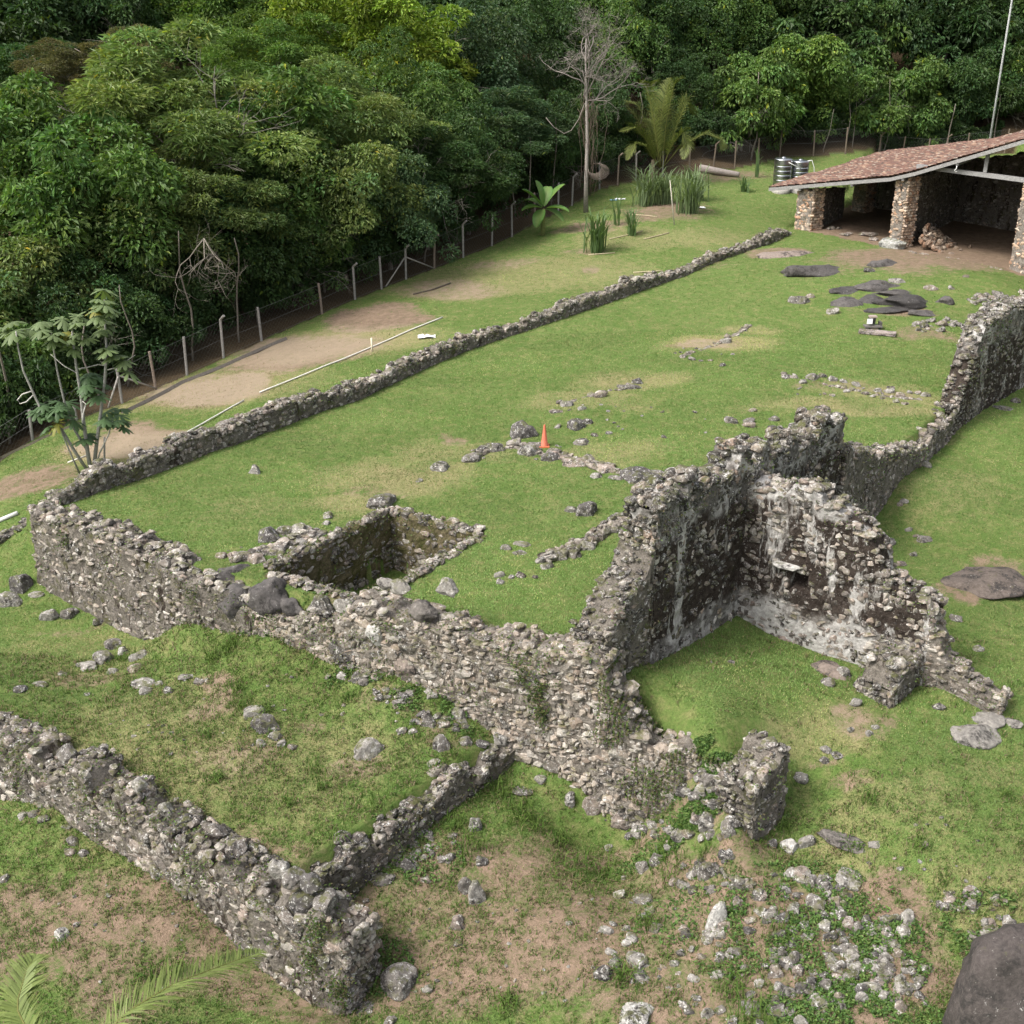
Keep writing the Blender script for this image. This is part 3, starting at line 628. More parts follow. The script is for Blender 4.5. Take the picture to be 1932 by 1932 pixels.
def crown(seed, R, rz, nl, n, L, Wd, lobez=.7, droop=.35, flat=0., var=.28, lob=(.2, .36), low=-.55):
    rng = np.random.default_rng(seed)
    d = unit(rng.normal(size=(nl*4, 3))); d = d[d[:, 2] > low][:nl]; nl = len(d)
    rr = rng.uniform(.35, 1.0, nl)*(1+.35*vn(d[:, 0]*2, d[:, 1]*2, d[:, 2]*2, seed))
    lc = d*rr[:, None]*np.array([R, R, rz]); lr = rng.uniform(*lob, nl)*R
    k = rng.choice(nl, n, p=lr**2/sum(lr**2)); q = unit(rng.normal(size=(n, 3))+np.array([0, 0, .45])+.5*d[k])
    sh = rng.uniform(.35, 1, n)**.35*(1+.22*vn(q[:, 0]*3+k, q[:, 1]*3, q[:, 2]*3, seed+3))
    C = lc[k]+q*(lr[k]*sh)[:, None]*np.array([1, 1, lobez])
    D = unit(q*np.array([1, 1, .6])+rng.normal(size=(n, 3))*.45-np.array([0, 0, droop])); D[:, 2] *= (1-flat); D = unit(D)
    V, F = leaves(C, D, L*rng.uniform(.5, 1.45, n)*rng.uniform(.75, 1.3, nl)[k], Wd*rng.uniform(.7, 1.2, n), rng)
    lt = rng.uniform(.75, 1.25, nl)[k]*rng.uniform(1-var, 1+var, n)
    hue = rng.normal(0, .07, n)+rng.normal(0, .05, nl)[k]
    c = np.stack([lt*(1+hue), lt, lt*(1-hue*.6)], 1)
    yl = rng.random(n) < .012; c[yl] *= np.array([2.2, 1.6, .8])
    return mesh('crown', V, F, M_LEAF, np.repeat(c, 4, 0))
CR = {
 'broad': [crown(1, 5, 4.2, 60, 17000, .34, .17, var=.35), crown(2, 5, 4.6, 70, 17000, .30, .16, var=.35)],
 'fine': [crown(3, 5, 3.4, 80, 26000, .30, .085, .45, .2, .3, .3, (.16, .3)), crown(4, 5, 3.0, 70, 26000, .32, .08, .4, .15, .4, .3, (.16, .3))],
 'dense': [crown(5, 5, 4.8, 80, 20000, .24, .14, .8, .5, 0, .35, (.17, .3)), crown(6, 5, 5.2, 90, 20000, .24, .13, .8, .6, 0, .3, (.15, .28))],
 'big': [crown(7, 5, 4.8, 55, 11000, .48, .24, .75, .6, 0, .38, (.2, .34)), crown(8, 5, 5.0, 60, 11000, .44, .23, .8, .7, 0, .38, (.18, .32))],
 'bush': [crown(9, 2, 1.6, 26, 4200, .26, .12, .8, .4, 0, .35, (.25, .42), -.2), crown(10, 2, 1.7, 26, 4200, .28, .13, .8, .5, 0, .35, (.25, .42), -.2)],
}
def trunkmesh(h, r, seed, limbs=5, spread=2.6, col=(.19, .165, .14)):
    rng = np.random.default_rng(seed); A = Acc()
    pts = [[.25*vn(z*.3, seed), .25*vn(z*.3, seed+5), z] for z in np.linspace(-.4, h, 7)]
    pts = np.array([[float(a), float(b), c] for a, b, c in pts])
    addtube(A, pts, np.linspace(r, r*.45, 7), col, 7)
    for i in range(limbs):
        z = h*rng.uniform(.5, .98); a = rng.uniform(0, 6.28); l = spread*rng.uniform(.6, 1.1)
        q = [[math.cos(a)*l*t, math.sin(a)*l*t, z+l*.8*t**.8] for t in (0, .35, .7, 1)]
        addtube(A, q, [r*.45, r*.3, r*.2, r*.08], col, 5)
    return A.build('trunk', [M_BARK])
TRK = [trunkmesh(1.0*h, .09+.018*h, 40+i, 5, 2.2+.1*h) for i, h in enumerate((5, 8, 12, 17))]; TRH = (5, 8, 12, 17)
def limbmesh(seed):
    rng = np.random.default_rng(seed); A = Acc()
    def go(p, d, l, r, dep):
        pts = [p]
        for k in range(4): d = unit(d+rng.normal(size=3)*.16+np.array([0, 0, -.02])); pts.append(pts[-1]+d*l/4)
        addtube(A, pts, np.linspace(r, r*.5, 5)*.7, (.17, .155, .13), 4)
        if dep < 3:
            for k in range(3): go(pts[rng.integers(2, 5)], unit(d+rng.normal(size=3)*.5), l*.6, r*.5, dep+1)
    for k in range(11):
        a = k*.571*2+rng.uniform(-.3, .3); go(np.array([0, 0, -2.6]), unit(np.array([math.cos(a), math.sin(a), rng.uniform(.15, 1.0)])), 3.3, .09, 0)
    return A.build('limbs', [M_BARK])
LIMB = [limbmesh(5), limbmesh(6)]
GREEN = {'olive': (.14, .19, .06), 'green': (.088, .152, .038), 'dark': (.048, .09, .028), 'yellow': (.17, .235, .03), 'blue': (.06, .105, .045), 'brown': (.12, .115, .05), 'fresh': (.115, .19, .042)}
def tree(u, v, Y, r, kind, colr, label, group=None, i=0, rzs=1.0, name='forest_tree', light=1.0):
    d = ray(u, v); t = Y/d[1]; x, z = d[0]*t, CH+d[2]*t; g = G(x, Y)
    z = max(z, g+r*.55)
    e = link(name, None, loc=(x, Y, g)); tag(e, label, 'tree' if name != 'forest_bush' else 'bush', group)
    rng = np.random.default_rng(int(abs(u*7+v*13+Y)))
    ms = CR[kind]; m = ms[i % 2]; s = r/(2. if kind == 'bush' else 5.)
    c = link('crown', m, e, (0, 0, z-g), (0, 0, rng.uniform(0, 6.28)), (s, s*rng.uniform(.9, 1.1), s*rzs*rng.uniform(.9, 1.1)))
    k = np.array(GREEN[colr])*light*rng.uniform(.88, 1.12); c.color = (*[float(q) for q in k], 1)
    if i % 3 == 1 and (not group or 'deep' not in group): link('limbs', LIMB[i % 2], e, (0, 0, z-g), (0, 0, rng.uniform(0, 6)), (s*1.06, s*1.06, s*rzs))
    hh = z-g
    if hh > 2.5:
        j = int(np.argmin([abs(h-hh) for h in TRH])); link('trunk', TRK[j], e, (0, 0, 0), (0, 0, rng.uniform(0, 6)), (1, 1, hh/TRH[j]*.98))
    return e
GF = 'trees of the forest behind the fence'
T1 = [  # front row, by pixel
 (40, 690, 57, 3.4, 'big', 'green', 'drooping leafy tree at the left edge behind the large-leaved sapling'),
 (185, 640, 60, 3.8, 'broad', 'dark', 'dark broad-leaved tree just left of the corner fence post with a diagonal brace'),
 (315, 575, 65, 4.0, 'dense', 'dark', 'dark dense tree hanging low above the leftmost leaning fence posts'),
 (440, 500, 69, 4.4, 'broad', 'dark', 'shadowy tree under the bare hanging branches of the olive giant'),
 (560, 470, 73, 4.4, 'dense', 'green', 'glossy small-leaved tree whose skirt touches the fence top near the bare slope'),
 (640, 370, 77, 4.8, 'broad', 'olive', 'olive tinted tree beside the rounded edge of the great olive crown'),
 (730, 400, 80, 4.4, 'dense', 'blue', 'blue-green dense tree above the fence, right of the glossy small-leaved tree'),
 (800, 330, 85, 5.0, 'fine', 'dark', 'dark feathery tree leaning over the middle of the fence'),
 (880, 330, 89, 4.6, 'dense', 'dark', 'compact dark tree left of the banana plant'),
 (950, 250, 96, 5.4, 'fine', 'blue', 'tall feathery blue-green tree with layered sprays above the banana plant'),
 (1030, 280, 101, 4.4, 'dense', 'dark', 'vine-hung dark tree between the banana plant and the bare dead tree'),
 (1130, 240, 109, 4.6, 'dense', 'dark', 'dark tree right behind the bare dead tree trunk'),
 (1290, 150, 122, 4.6, 'dense', 'dark', 'deep green tree rising behind the coconut palm'),
 (1400, 190, 120, 5.2, 'big', 'green', 'bright big-leaved tree just right of the coconut palm'),
 (1475, 130, 124, 5.6, 'big', 'fresh', 'fresh green big-leaved tree above the pair of steel water tanks'),
 (1560, 235, 124.5, 3.6, 'big', 'fresh', 'low fresh-leaved tree drooping over the fence behind the steel tanks'),
 (1630, 170, 128, 5.4, 'big', 'green', 'broad-leaved tree above the middle of the tiled roof'),
 (1720, 190, 129, 5.2, 'big', 'green', 'clumpy broad-leaved tree left of the tall thin mast, over the roof'),
 (1830, 170, 131, 5.2, 'broad', 'dark', 'tree directly behind the tall thin mast'),
 (1925, 170, 131, 5.2, 'broad', 'green', 'tree at the right edge of the photo above the highest visible roof corner'),
 (120, 390, 67, 5.8, 'broad', 'green', 'rounded green tree below the left shoulder of the great olive crown'),
 (40, 560, 61, 4.6, 'broad', 'olive', 'sunlit drooping tree at the left edge above the large-leaved sapling'),
 (40, 330, 70, 4.6, 'dense', 'green', 'dark green tree at the left edge level with the middle of the olive crown'),
 (230, 470, 66, 5.4, 'broad', 'olive', 'leafy tree below the centre of the great olive crown'),
 (400, 400, 71, 5.4, 'fine', 'olive', 'feathery tree beside the hanging bare twigs in the olive giant'),
 (330, 235, 76, 8.4, 'fine', 'olive', 'great spreading olive-green tree with the widest feathery crown, upper left'),
 (520, 330, 78, 6.4, 'broad', 'green', 'large leafy tree filling the right flank of the olive giant'),
 (640, 235, 84, 6.0, 'fine', 'olive', 'feathery olive tree below the yellow-green crown'),
 (760, 120, 100, 5.6, 'broad', 'yellow', 'brilliant yellow-green tree crown, the brighter right-hand one of the pair at top'),
 (640, 60, 104, 6.6, 'broad', 'yellow', 'large yellow-green tree crown touching the top edge left of centre'),
 (520, 130, 98, 5.4, 'fine', 'fresh', 'light green feathery crown between the olive giant and the yellow crowns'),
 (770, 250, 93, 5.6, 'dense', 'green', 'small-leaved green tree beneath the brilliant yellow-green crown'),
 (880, 150, 106, 6.4, 'dense', 'blue', 'blue-green tree just right of the brilliant yellow-green crown'),
 (990, 120, 114, 6.0, 'dense', 'dark', 'deep green tree left of the bare dead tree top'),
 (1130, 100, 122, 6.6, 'dense', 'green', 'tree whose crown backs the pale twigs of the dead tree'),
 (1250, 60, 126, 6.2, 'broad', 'dark', 'dark tree above the coconut palm near the top edge'),
 (1350, 60, 130, 6.4, 'dense', 'green', 'leafy tree at the top edge right of the dead tree'),
 (1560, 70, 131, 6.4, 'big', 'dark', 'shadowed big-leaved tree over the steel tanks near the top edge'),
 (1680, 60, 134, 6.6, 'big', 'green', 'upper broad-leaved tree over the roof near the top edge'),
 (1800, 60, 137, 6.6, 'broad', 'dark', 'dark crown left of the mast near the top edge'),
 (1915, 50, 137, 6.6, 'big', 'green', 'crown right of the mast in the top right corner'),
 (70, 190, 92, 6.4, 'fine', 'dark', 'dark feathery crown near the left edge above the olive giant'),
 (60, 60, 104, 7.6, 'broad', 'dark', 'dark tree in the top left corner'),
 (190, 70, 104, 6.8, 'dense', 'dark', 'bluish dark tree in the shaded gap at the top left'),
 (330, 50, 110, 6.6, 'broad', 'green', 'green crown at the top edge above the olive giant'),
 (450, 60, 108, 6.4, 'broad', 'fresh', 'bright clumpy crown at the top edge left of the yellow trees'),
 (110, 140, 88, 3.0, 'fine', 'brown', 'small russet-tinted crown at the upper left shoulder of the olive giant'),
 (245, 110, 88, 3.0, 'fine', 'brown', 'second small russet crown, right of its twin above the olive giant'),
]
for i, (u, v, Y, r, k, c, lb) in enumerate(T1): tree(u, v-(16 if Y < 76 and v > 450 else 0)+(26 if 118 < Y < 132 and v > 125 else 0), Y+(3.0 if Y < 76 and v > 450 else 0)-(3.0 if 118 < Y < 132 and v > 125 else 0), r, k, c, lb, GF, i, light=1.0)
n_ = 0
for row, (v, Y, r) in enumerate(((10, 122, 7.5), (-25, 142, 8.5), (60, 150, 9))):
    for u in range(-80 if row < 2 else 700, 2060, 125):
        n_ += 1; rr = np.random.default_rng(n_*3)
        yy = Y+(12 if u > 900 else 0)+rr.uniform(-5, 5)
        tree(u+rr.uniform(-30, 30), v+rr.uniform(-25, 25), yy, r*rr.uniform(.85, 1.1), ['dense', 'broad', 'big'][n_ % 3], ['dark', 'green', 'dark', 'blue'][n_ % 4], 'dark green tree deep in the hillside forest behind the front row of crowns', 'deep trees on the hillside', n_)
# undergrowth just behind the fence
FWX = np.array([q[0] for q in FW]); FWY = np.array([q[1] for q in FW])
for k, s in enumerate(np.linspace(0.02, .99, 64)):
    rr = np.random.default_rng(900+k); f = s*(len(FW)-1); i = int(f); q = np.array(FW[i])*(1-f+i)+np.array(FW[min(i+1, len(FW)-1)])*(f-i)
    a = np.array(FW[min(i+1, len(FW)-1)][:2])-np.array(FW[i][:2]); a = a/np.linalg.norm(a); nl = np.array([-a[1], a[0]])
    p = q[:2]+nl*rr.uniform(2.0, 5.5); g = G(*p); b = CH-g
    e = link('forest_bush', None, loc=(*p, g)); tag(e, 'shadowed undergrowth bush at the forest edge behind the wire fence', 'bush', 'undergrowth along the fence')
    r = rr.uniform(1.3, 2.3); c = link('crown', CR['bush'][k % 2], e, (0, 0, r*.7), (0, 0, rr.uniform(0, 6)), (r/2, r/2, r/2*rr.uniform(.8, 1.5)))
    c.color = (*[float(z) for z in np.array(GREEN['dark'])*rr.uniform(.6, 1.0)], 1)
# slender trunks and lianas showing in the dark gap behind the fence
for k in range(26):
    rr = np.random.default_rng(500+k); f = rr.uniform(.05, .98)*(len(FW)-1); i = int(f); q = np.array(FW[i])*(1-f+i)+np.array(FW[min(i+1, len(FW)-1)])*(f-i)
    p = q[:2]+np.array([-.8, .6])*rr.uniform(1.0, 2.6); g = G(*p); h = rr.uniform(4, 8); A = Acc()
    pts = [[vn(z*.4, k*3.)*.35, vn(z*.4, k*3.+9)*.35, z] for z in np.linspace(-.3, h, 8)]
    addtube(A, np.array(pts, float), np.linspace(.06, .03, 8)*rr.uniform(.7, 1.6), (.16, .14, .115), 5)
    tag(link('slender_tree', A.build('slender_tree', [M_BARK]), loc=(*p, g)), 'thin bare stem rising in the shade behind the wire fence', 'tree', 'bare stems at the forest edge')
def PY(u, v, Y):
    d = ray(u, v); t = Y/d[1]; return np.array([d[0]*t, Y, CH+d[2]*t])
# dead tree
def branch(A, p, d, l, r, dep, rng, col):
    n = 4; pts = [p]; 
    for k in range(n):
        d = unit(d+rng.normal(size=3)*.22+np.array([0, 0, .03])); pts.append(pts[-1]+d*l/n)
    addtube(A, pts, np.linspace(r, r*.55, n+1), col, 5 if dep < 2 else 3)
    if dep < 5:
        for k in range(rng.integers(2, 5) if dep < 4 else 2):
            b = pts[rng.integers(1, n+1)]; dd = unit(d+rng.normal(size=3)*.75)
            branch(A, b, dd, l*rng.uniform(.5, .8), r*.55, dep+1, rng, col)
rng = np.random.default_rng(12)
b = onground(1105, 401); Yd = b[1]
e = tag(link('dead_tree', None, loc=b), 'tall bare grey dead tree with hanging vines right of the banana plant', 'tree')
A = Acc(); col = (.30, .27, .24)
tp = [PY(u, v, Yd)-b for u, v in ((1105, 403), (1106, 330), (1108, 270), (1107, 215), (1106, 160), (1105, 110), (1106, 72))]
addtube(A, tp, [.2, .15, .13, .11, .09, .06, .03], col, 8)
link('trunk', A.build('trunk', [M_BARK]), e)
A = Acc()
for (u, v, du, dv, l) in ((1106, 195, -.5, -.8, 2.6), (1107, 180, .6, -.8, 3.), (1106, 160, -.7, -.6, 2.6), (1106, 150, .7, -.6, 2.8), (1107, 175, .15, -1, 3.6), (1105, 120, -.4, -.9, 2), (1105, 120, .5, -.9, 2.2), (1107, 190, .9, -.25, 2.6), (1107, 140, -.9, -.4, 2.2), (1107, 205, .8, -.5, 2.4)):
    branch(A, PY(u, v, Yd)-b, unit(np.array([du, rng.uniform(-.4, .4), -dv])), l, .06, 0, rng, (.23, .205, .18))
link('branches', A.build('branches', [M_BARK]), e)
A = Acc()
for k in range(26):
    u = 1106+rng.normal()*9+ (26*rng.random() if k > 12 else 0); v0 = rng.uniform(165, 215); v1 = rng.uniform(250, 375) if k < 20 else rng.uniform(230, 260)
    pts = [PY(u+rng.normal()*2.5+4*math.sin(t*5+k), v0+(v1-v0)*t, Yd+rng.uniform(-.25, .25))-b for t in np.linspace(0, 1, 7)]
    addtube(A, pts, .018, (.17, .13, .10), 3)
for k in range(9):   # looping liana near the foot
    pts = [PY(1110+18*(1+math.sin(t))*(.7+.05*k)-(2*math.cos(t)), 318+13*math.cos(t)*(.8+.05*k)+k*.8, Yd+.1*k-.4)-b for t in np.linspace(-1.5, 3.6, 10)]
    addtube(A, pts, .022, (.22, .18, .15), 3)
pts = [PY(u, v, Yd)-b for u, v in ((1030, 222), (1045, 240), (1064, 252), (1078, 246), (1092, 225), (1103, 195))]
addtube(A, pts, .03, (.25, .22, .19), 4)
link('vines', A.build('vines', [M_BARK]), e)
# bare hanging branches in the olive giant
A = Acc(); rng = np.random.default_rng(5); o = PY(385, 450, 64)
for du in (-.5, .2, .6, .9): branch(A, np.zeros(3), unit(np.array([du, -.3, -.75])), 2.6, .035, 1, rng, (.22, .195, .16))
tag(link('bare_branch', A.build('bare_branch', [M_BARK]), loc=o), 'tangle of bare pale twigs hanging from the underside of the great olive crown', 'branch')
# palms
def frond(A, pts, wmax, rng, col, n=60, droop=.45, tipc=(.2, .18, .06)):
    P_, S = resample(pts, .05) if False else (np.array(pts, float), None)
    t = np.linspace(0, 1, len(P_)); tt = np.linspace(0, 1, n); R = np.stack([np.interp(tt, t, P_[:, k]) for k in range(3)], 1)
    for _ in range(2): R[1:-1] = (R[:-2]+2*R[1:-1]+R[2:])/4
    addtube(A, R[::4], np.linspace(.035, .008, len(R[::4])), (.17, .17, .05), 4)
    T = unit(np.gradient(R, axis=0)); up = np.array([0, 0, 1.0]); Sd = unit(np.cross(T, up)); Un = np.cross(Sd, T)
    V = []; F = []; C = []; c = 0
    for i in range(int(n*.12), n):
        for s in (-1, 1):
            for h in (0, .5):
                q = R[i]+T[i]*h*np.linalg.norm(R[1]-R[0]); f = (tt[i]-.1)/.9; l = wmax*(math.sin(math.pi*min(max(f*.82+.16, 0), 1))**.7)*rng.uniform(.85, 1.1)
                d = unit(Sd[i]*s*.85+T[i]*.75+Un[i]*.25+rng.normal(size=3)*.08); m = q+d*l*.5; e = m+unit(d-up*droop*rng.uniform(.6, 1.5))*l*.55
                w_ = unit(np.cross(d, Un[i]))*.5*.045
                V += [q-w_*.6, q+w_*.6, m+w_, m-w_, e]; F += [[c, c+1, c+2], [c, c+2, c+3], [c+3, c+2, c+4]]; c += 5
                k = rng.uniform(.75, 1.25); g = np.array(col)*k; te = g*.6+np.array(tipc)*.4 if rng.random() < .4 else g
                C += [g, g, g, g, te]
    A.add(np.array(V), np.array(F), np.array(C), 0)
b = onground(1232, 352); b[1] += 1.2; b[2] = G(b[0], b[1]); Yp = b[1]; rng = np.random.default_rng(3)
pe = tag(link('coconut_palm', None, loc=b), 'young coconut palm with long arching fronds in front of the dark forest', 'palm')
A = Acc(); addtube(A, [[0, 0, -.3], [0, 0, .5], [.05, 0, 1.3], [.05, 0, 2.0]], [.34, .26, .2, .14], (.2, .16, .11), 8); link('trunk', A.build('trunk', [M_BARK]), pe)
base = PY(1247, 318, Yp)
for (pp, dy, w_) in (([(1246, 318), (1235, 235), (1222, 165), (1225, 158)], -1.0, 1.1), ([(1249, 316), (1257, 230), (1272, 160), (1284, 150)], -.6, 1.2), ([(1245, 316), (1230, 255), (1205, 200), (1180, 190)], 1.5, 1.0), ([(1252, 316), (1275, 240), (1295, 190), (1308, 215)], .8, 1.1), ([(1240, 312), (1222, 262), (1198, 216), (1175, 191)], 1.4, .9), ([(1244, 316), (1222, 268), (1200, 240), (1172, 248)], -1.6, 1.0), ([(1252, 312), (1268, 272), (1288, 248), (1296, 270), (1290, 298)], -1.8, .9), ([(1254, 312), (1285, 275), (1330, 252), (1358, 262), (1364, 280)], -1.2, 1.0), ([(1240, 314), (1220, 276), (1198, 270), (1184, 300)], -2.2, .8), ([(1247, 314), (1245, 240), (1252, 190), (1262, 150)], 1.5, 1.1), ([(1246, 316), (1240, 265), (1228, 232), (1215, 225)], 2.2, 1.)):
    A = Acc(); pts = [PY(u, v, Yp+dy*k/(len(pp)-1))-b for k, (u, v) in enumerate(pp)]
    frond(A, pts, w_*1.3, rng, (.13, .155, .04)); link('frond', A.build('frond', [M_LEAF]), pe)
# near palm, its crown just below the picture
rng = np.random.default_rng(8)
xb = PY(130, 2050, 17.2); b = np.array([xb[0], xb[1], G(xb[0], xb[1])]); ch_ = xb[2]-b[2]
pe = tag(link('coconut_palm', None, loc=b), 'near coconut palm of which only frond tips reach into the bottom left corner', 'palm')
A = Acc(); addtube(A, [[0, 0, -.3], [.1, 0, ch_*.4], [.05, .1, ch_*.8], [0, 0, ch_]], [.2, .15, .13, .13], (.2, .17, .13), 8); link('trunk', A.build('trunk', [M_BARK]), pe)
for (pp, w_) in (([(130, 2050, 17.2), (230, 1915, 18.), (330, 1855, 19.), (430, 1818, 20.2), (492, 1796, 21.)], .85), ([(130, 2050, 17.2), (60, 1960, 18.0), (30, 1900, 18.8), (50, 1830, 19.6), (66, 1806, 20.)], .7), ([(130, 2050, 17.2), (30, 1990, 17.8), (-60, 1960, 18.0), (-150, 1940, 18)], .8), ([(130, 2050, 17.2), (250, 2060, 16.8), (370, 2060, 16.4), (470, 2110, 16.)], .85), ([(130, 2050, 17.2), (100, 2150, 16.2), (60, 2250, 15.4)], .8), ([(130, 2050, 17.2), (200, 2150, 16.2), (290, 2290, 15.6)], .8)):
    A = Acc(); pts = [PY(u, v, Y)-b for (u, v, Y) in pp]
    frond(A, pts, w_, rng, (.15, .19, .055), 52, .35); link('frond', A.build('frond', [M_LEAF]), pe)
# banana
def banana(b, tips, cen, Y, rng, label):
    e = tag(link('banana_plant', None, loc=b), label, 'banana plant'); A = Acc()
    addtube(A, [[0, 0, -.2], (cen-b)*.5, cen-b], [.2, .16, .1], (.17, .19, .07), 7); link('stem', A.build('stem', [M_BARK]), e)
    for (u, v, dy) in tips:
        A = Acc(); p0 = cen-b; p1 = PY(u, v, Y+dy)-b; mid = (p0+p1)/2+np.array([0, 0, .35]); n = 14; V = []; C = []
        R = np.array([(1-t)**2*p0+2*t*(1-t)*mid+t*t*p1 for t in np.linspace(0, 1, n)]); T = unit(np.gradient(R, axis=0)); S = unit(np.cross(T, [0, 0, 1.])); Un = np.cross(S, T)
        for i, t in enumerate(np.linspace(0, 1, n)):
            w_ = .5*max(0, math.sin(math.pi*min(1, max(0, (t-.1)/.92))))**.55
            V += [R[i]-S[i]*w_+Un[i]*w_*.35, R[i], R[i]+S[i]*w_+Un[i]*w_*.35]; k = rng.uniform(.85, 1.15); C += [np.array((.09, .2, .045))*k, np.array((.16, .24, .07)), np.array((.09, .2, .045))*k]
        F = [];
        for i in range(n-1):
            for j in (0, 1): F.append([i*3+j, i*3+j+1, i*3+4+j, i*3+3+j])
        A.add(np.array(V), np.array(F), np.array(C), 0, True); link('leaf', A.build('leaf', [M_LEAF]), e)
b = onground(1024, 444); banana(b, [(1010, 341, .3), (1066, 348, .4), (985, 358, -.2), (1073, 400, -.5), (985, 398, -.4), (1012, 429, -.8), (1062, 418, -.6), (1035, 352, 1.2), (990, 378, .8)], PY(1026, 394, b[1]), b[1], np.random.default_rng(4), 'banana plant with broad paddle leaves at the forest edge left of the dead tree')
# umbrella-leaved sapling
rng = np.random.default_rng(6)
b = onground(172, 893); Yc = b[1]; 
ce = tag(link('young_tree', None, loc=b), 'slender multi-stemmed sapling with umbrella-like lobed leaves, behind the lawn corner wall', 'tree')
A = Acc(); K = lambda L: [PY(u, v, Yc+dy)-b for u, v, dy in L]
gy_ = (.30, .29, .26)
for L, r0, r1 in (([(172, 893, 0), (165, 850, 0), (157, 790, 0), (153, 745, 0), (145, 700, 0), (137, 640, 0), (136, 610, 0)], .10, .035), ([(176, 893, .1), (182, 840, .2), (190, 780, .3), (198, 715, .3), (201, 660, .2), (198, 610, .2), (197, 565, .2)], .09, .03), ([(168, 892, -.1), (140, 850, -.3), (110, 800, -.4), (75, 768, -.4), (60, 735, -.4), (44, 700, -.4), (34, 655, -.4), (30, 625, -.4)], .08, .03), ([(165, 850, 0), (140, 810, .4), (122, 760, .4), (108, 700, .4), (100, 650, .4), (96, 625, .4)], .06, .025), ([(178, 890, 0), (188, 855, -.2), (205, 820, -.4), (212, 795, -.4)], .05, .02), ([(150, 893, -.3), (135, 860, -.4), (118, 820, -.5), (112, 795, -.5)], .05, .02), ([(198, 893, .3), (197, 860, .3), (197, 825, .3)], .05, .04), ([(146, 704, 0), (120, 690, .2), (95, 668, .3)], .03, .015), ([(148, 696, 0), (165, 693, .1), (185, 688, .2), (200, 690, .2), (206, 672, .1)], .03, .02), ([(203, 698, .2), (222, 693, .1), (240, 680, 0), (255, 670, 0)], .03, .012)):
    addtube(A, K(L), np.linspace(r0, r1, len(L)), gy_, 6)
for L in ([(60, 738, -.4), (42, 744, -.5), (33, 755, -.5), (38, 762, -.5), (50, 758, -.5), (62, 746, -.4)], [(153, 755, 0), (162, 762, -.1), (157, 780, -.2), (155, 800, -.2), (148, 812, -.2)]):
    addtube(A, K(L), .028, (.50, .48, .44), 5)
link('stems', A.build('stems', [M_BARK]), ce)
A = Acc()
def umb(A, c, r, rng, col):
    nl = 9; a0 = rng.uniform(0, 6.28); tilt = rng.normal(size=2)*.25
    for k in range(nl):
        a = a0+k*2*math.pi/nl*.93; d = np.array([math.cos(a), math.sin(a), 0]); s = np.array([-d[1], d[0], 0]); V = []; m = 5; rr = r*rng.uniform(.85, 1.1)
        for i, t in enumerate((0, .3, .6, .85, 1.)):
            w_ = r*(.03, .13, .19, .15, .02)[i]; z = .12*r-.45*r*t*t; q = d*rr*t+np.array([0, 0, z]); q[2] += q[0]*tilt[0]+q[1]*tilt[1]
            V += [c+q-s*w_-[0, 0, w_*.4], c+q, c+q+s*w_-[0, 0, w_*.4]]
        F = [[i*3+j, i*3+j+1, i*3+4+j, i*3+3+j] for i in range(m-1) for j in (0, 1)]
        kk = rng.uniform(.85, 1.15); A.add(np.array(V), np.array(F), np.array(col)*kk, 0, True)
for (u, v, n, sp) in ((27, 622, 5, .75), (100, 622, 6, .8), (137, 605, 6, .8), (197, 563, 4, .55), (197, 585, 5, .7), (197, 617, 6, .7), (206, 660, 5, .55), (100, 764, 7, .85), (155, 722, 7, .85), (180, 735, 4, .6), (205, 792, 7, .85), (228, 800, 3, .5), (120, 790, 7, .8), (85, 772, 5, .6), (245, 688, 2, .3), (150, 640, 4, .6), (120, 645, 3, .6), (175, 820, 3, .5)):
    for k in range(n):
        c = PY(u, v, Yc)-b+np.array([rng.uniform(-1, 1)*sp*.75, rng.uniform(-1, 1)*sp, rng.uniform(-.3, .25)])
        yl = rng.random() < .08
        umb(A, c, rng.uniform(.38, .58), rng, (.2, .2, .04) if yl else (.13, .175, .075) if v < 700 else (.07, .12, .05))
link('leaves', A.build('leaves', [M_LEAF]), ce)
# tall grass clumps
def cane(b, h, w_, n, rng, col, label, kind='cane clump'):
    V = []; F = []; C = []; c = 0
    for k in range(n):
        a = rng.uniform(0, 6.28); q = np.array([rng.normal()*w_*.2, rng.normal()*w_*.2, -.05]); L = h*rng.uniform(.5, 1.1); z0 = L*rng.uniform(.2, .6)
        d = np.array([math.cos(a), math.sin(a), 0]); s = np.array([-d[1], d[0], 0])*.045; R = []
        for t in (0, .35, .65, .85, 1.): R.append(q+d*w_*1.1*t**2.0*rng.uniform(.6, 1.1)+np.array([0, 0, L*1.25*(t-.30*t**3.2)]))
        for i, r_ in enumerate(R):
            f = (1, 1.2, 1, .6, .05)[i]; V += [r_-s*f, r_+s*f]; kk = rng.uniform(.8, 1.2); C += [np.array(col)*kk]*2
        F += [[c+2*i, c+2*i+1, c+2*i+3, c+2*i+2] for i in range(4)]; c += 10
    m = mesh('tall_grass', V, np.array(F), M_LEAF, np.array(C)); return tag(link('tall_grass', m, loc=b), label, kind)
rng = np.random.default_rng(9)
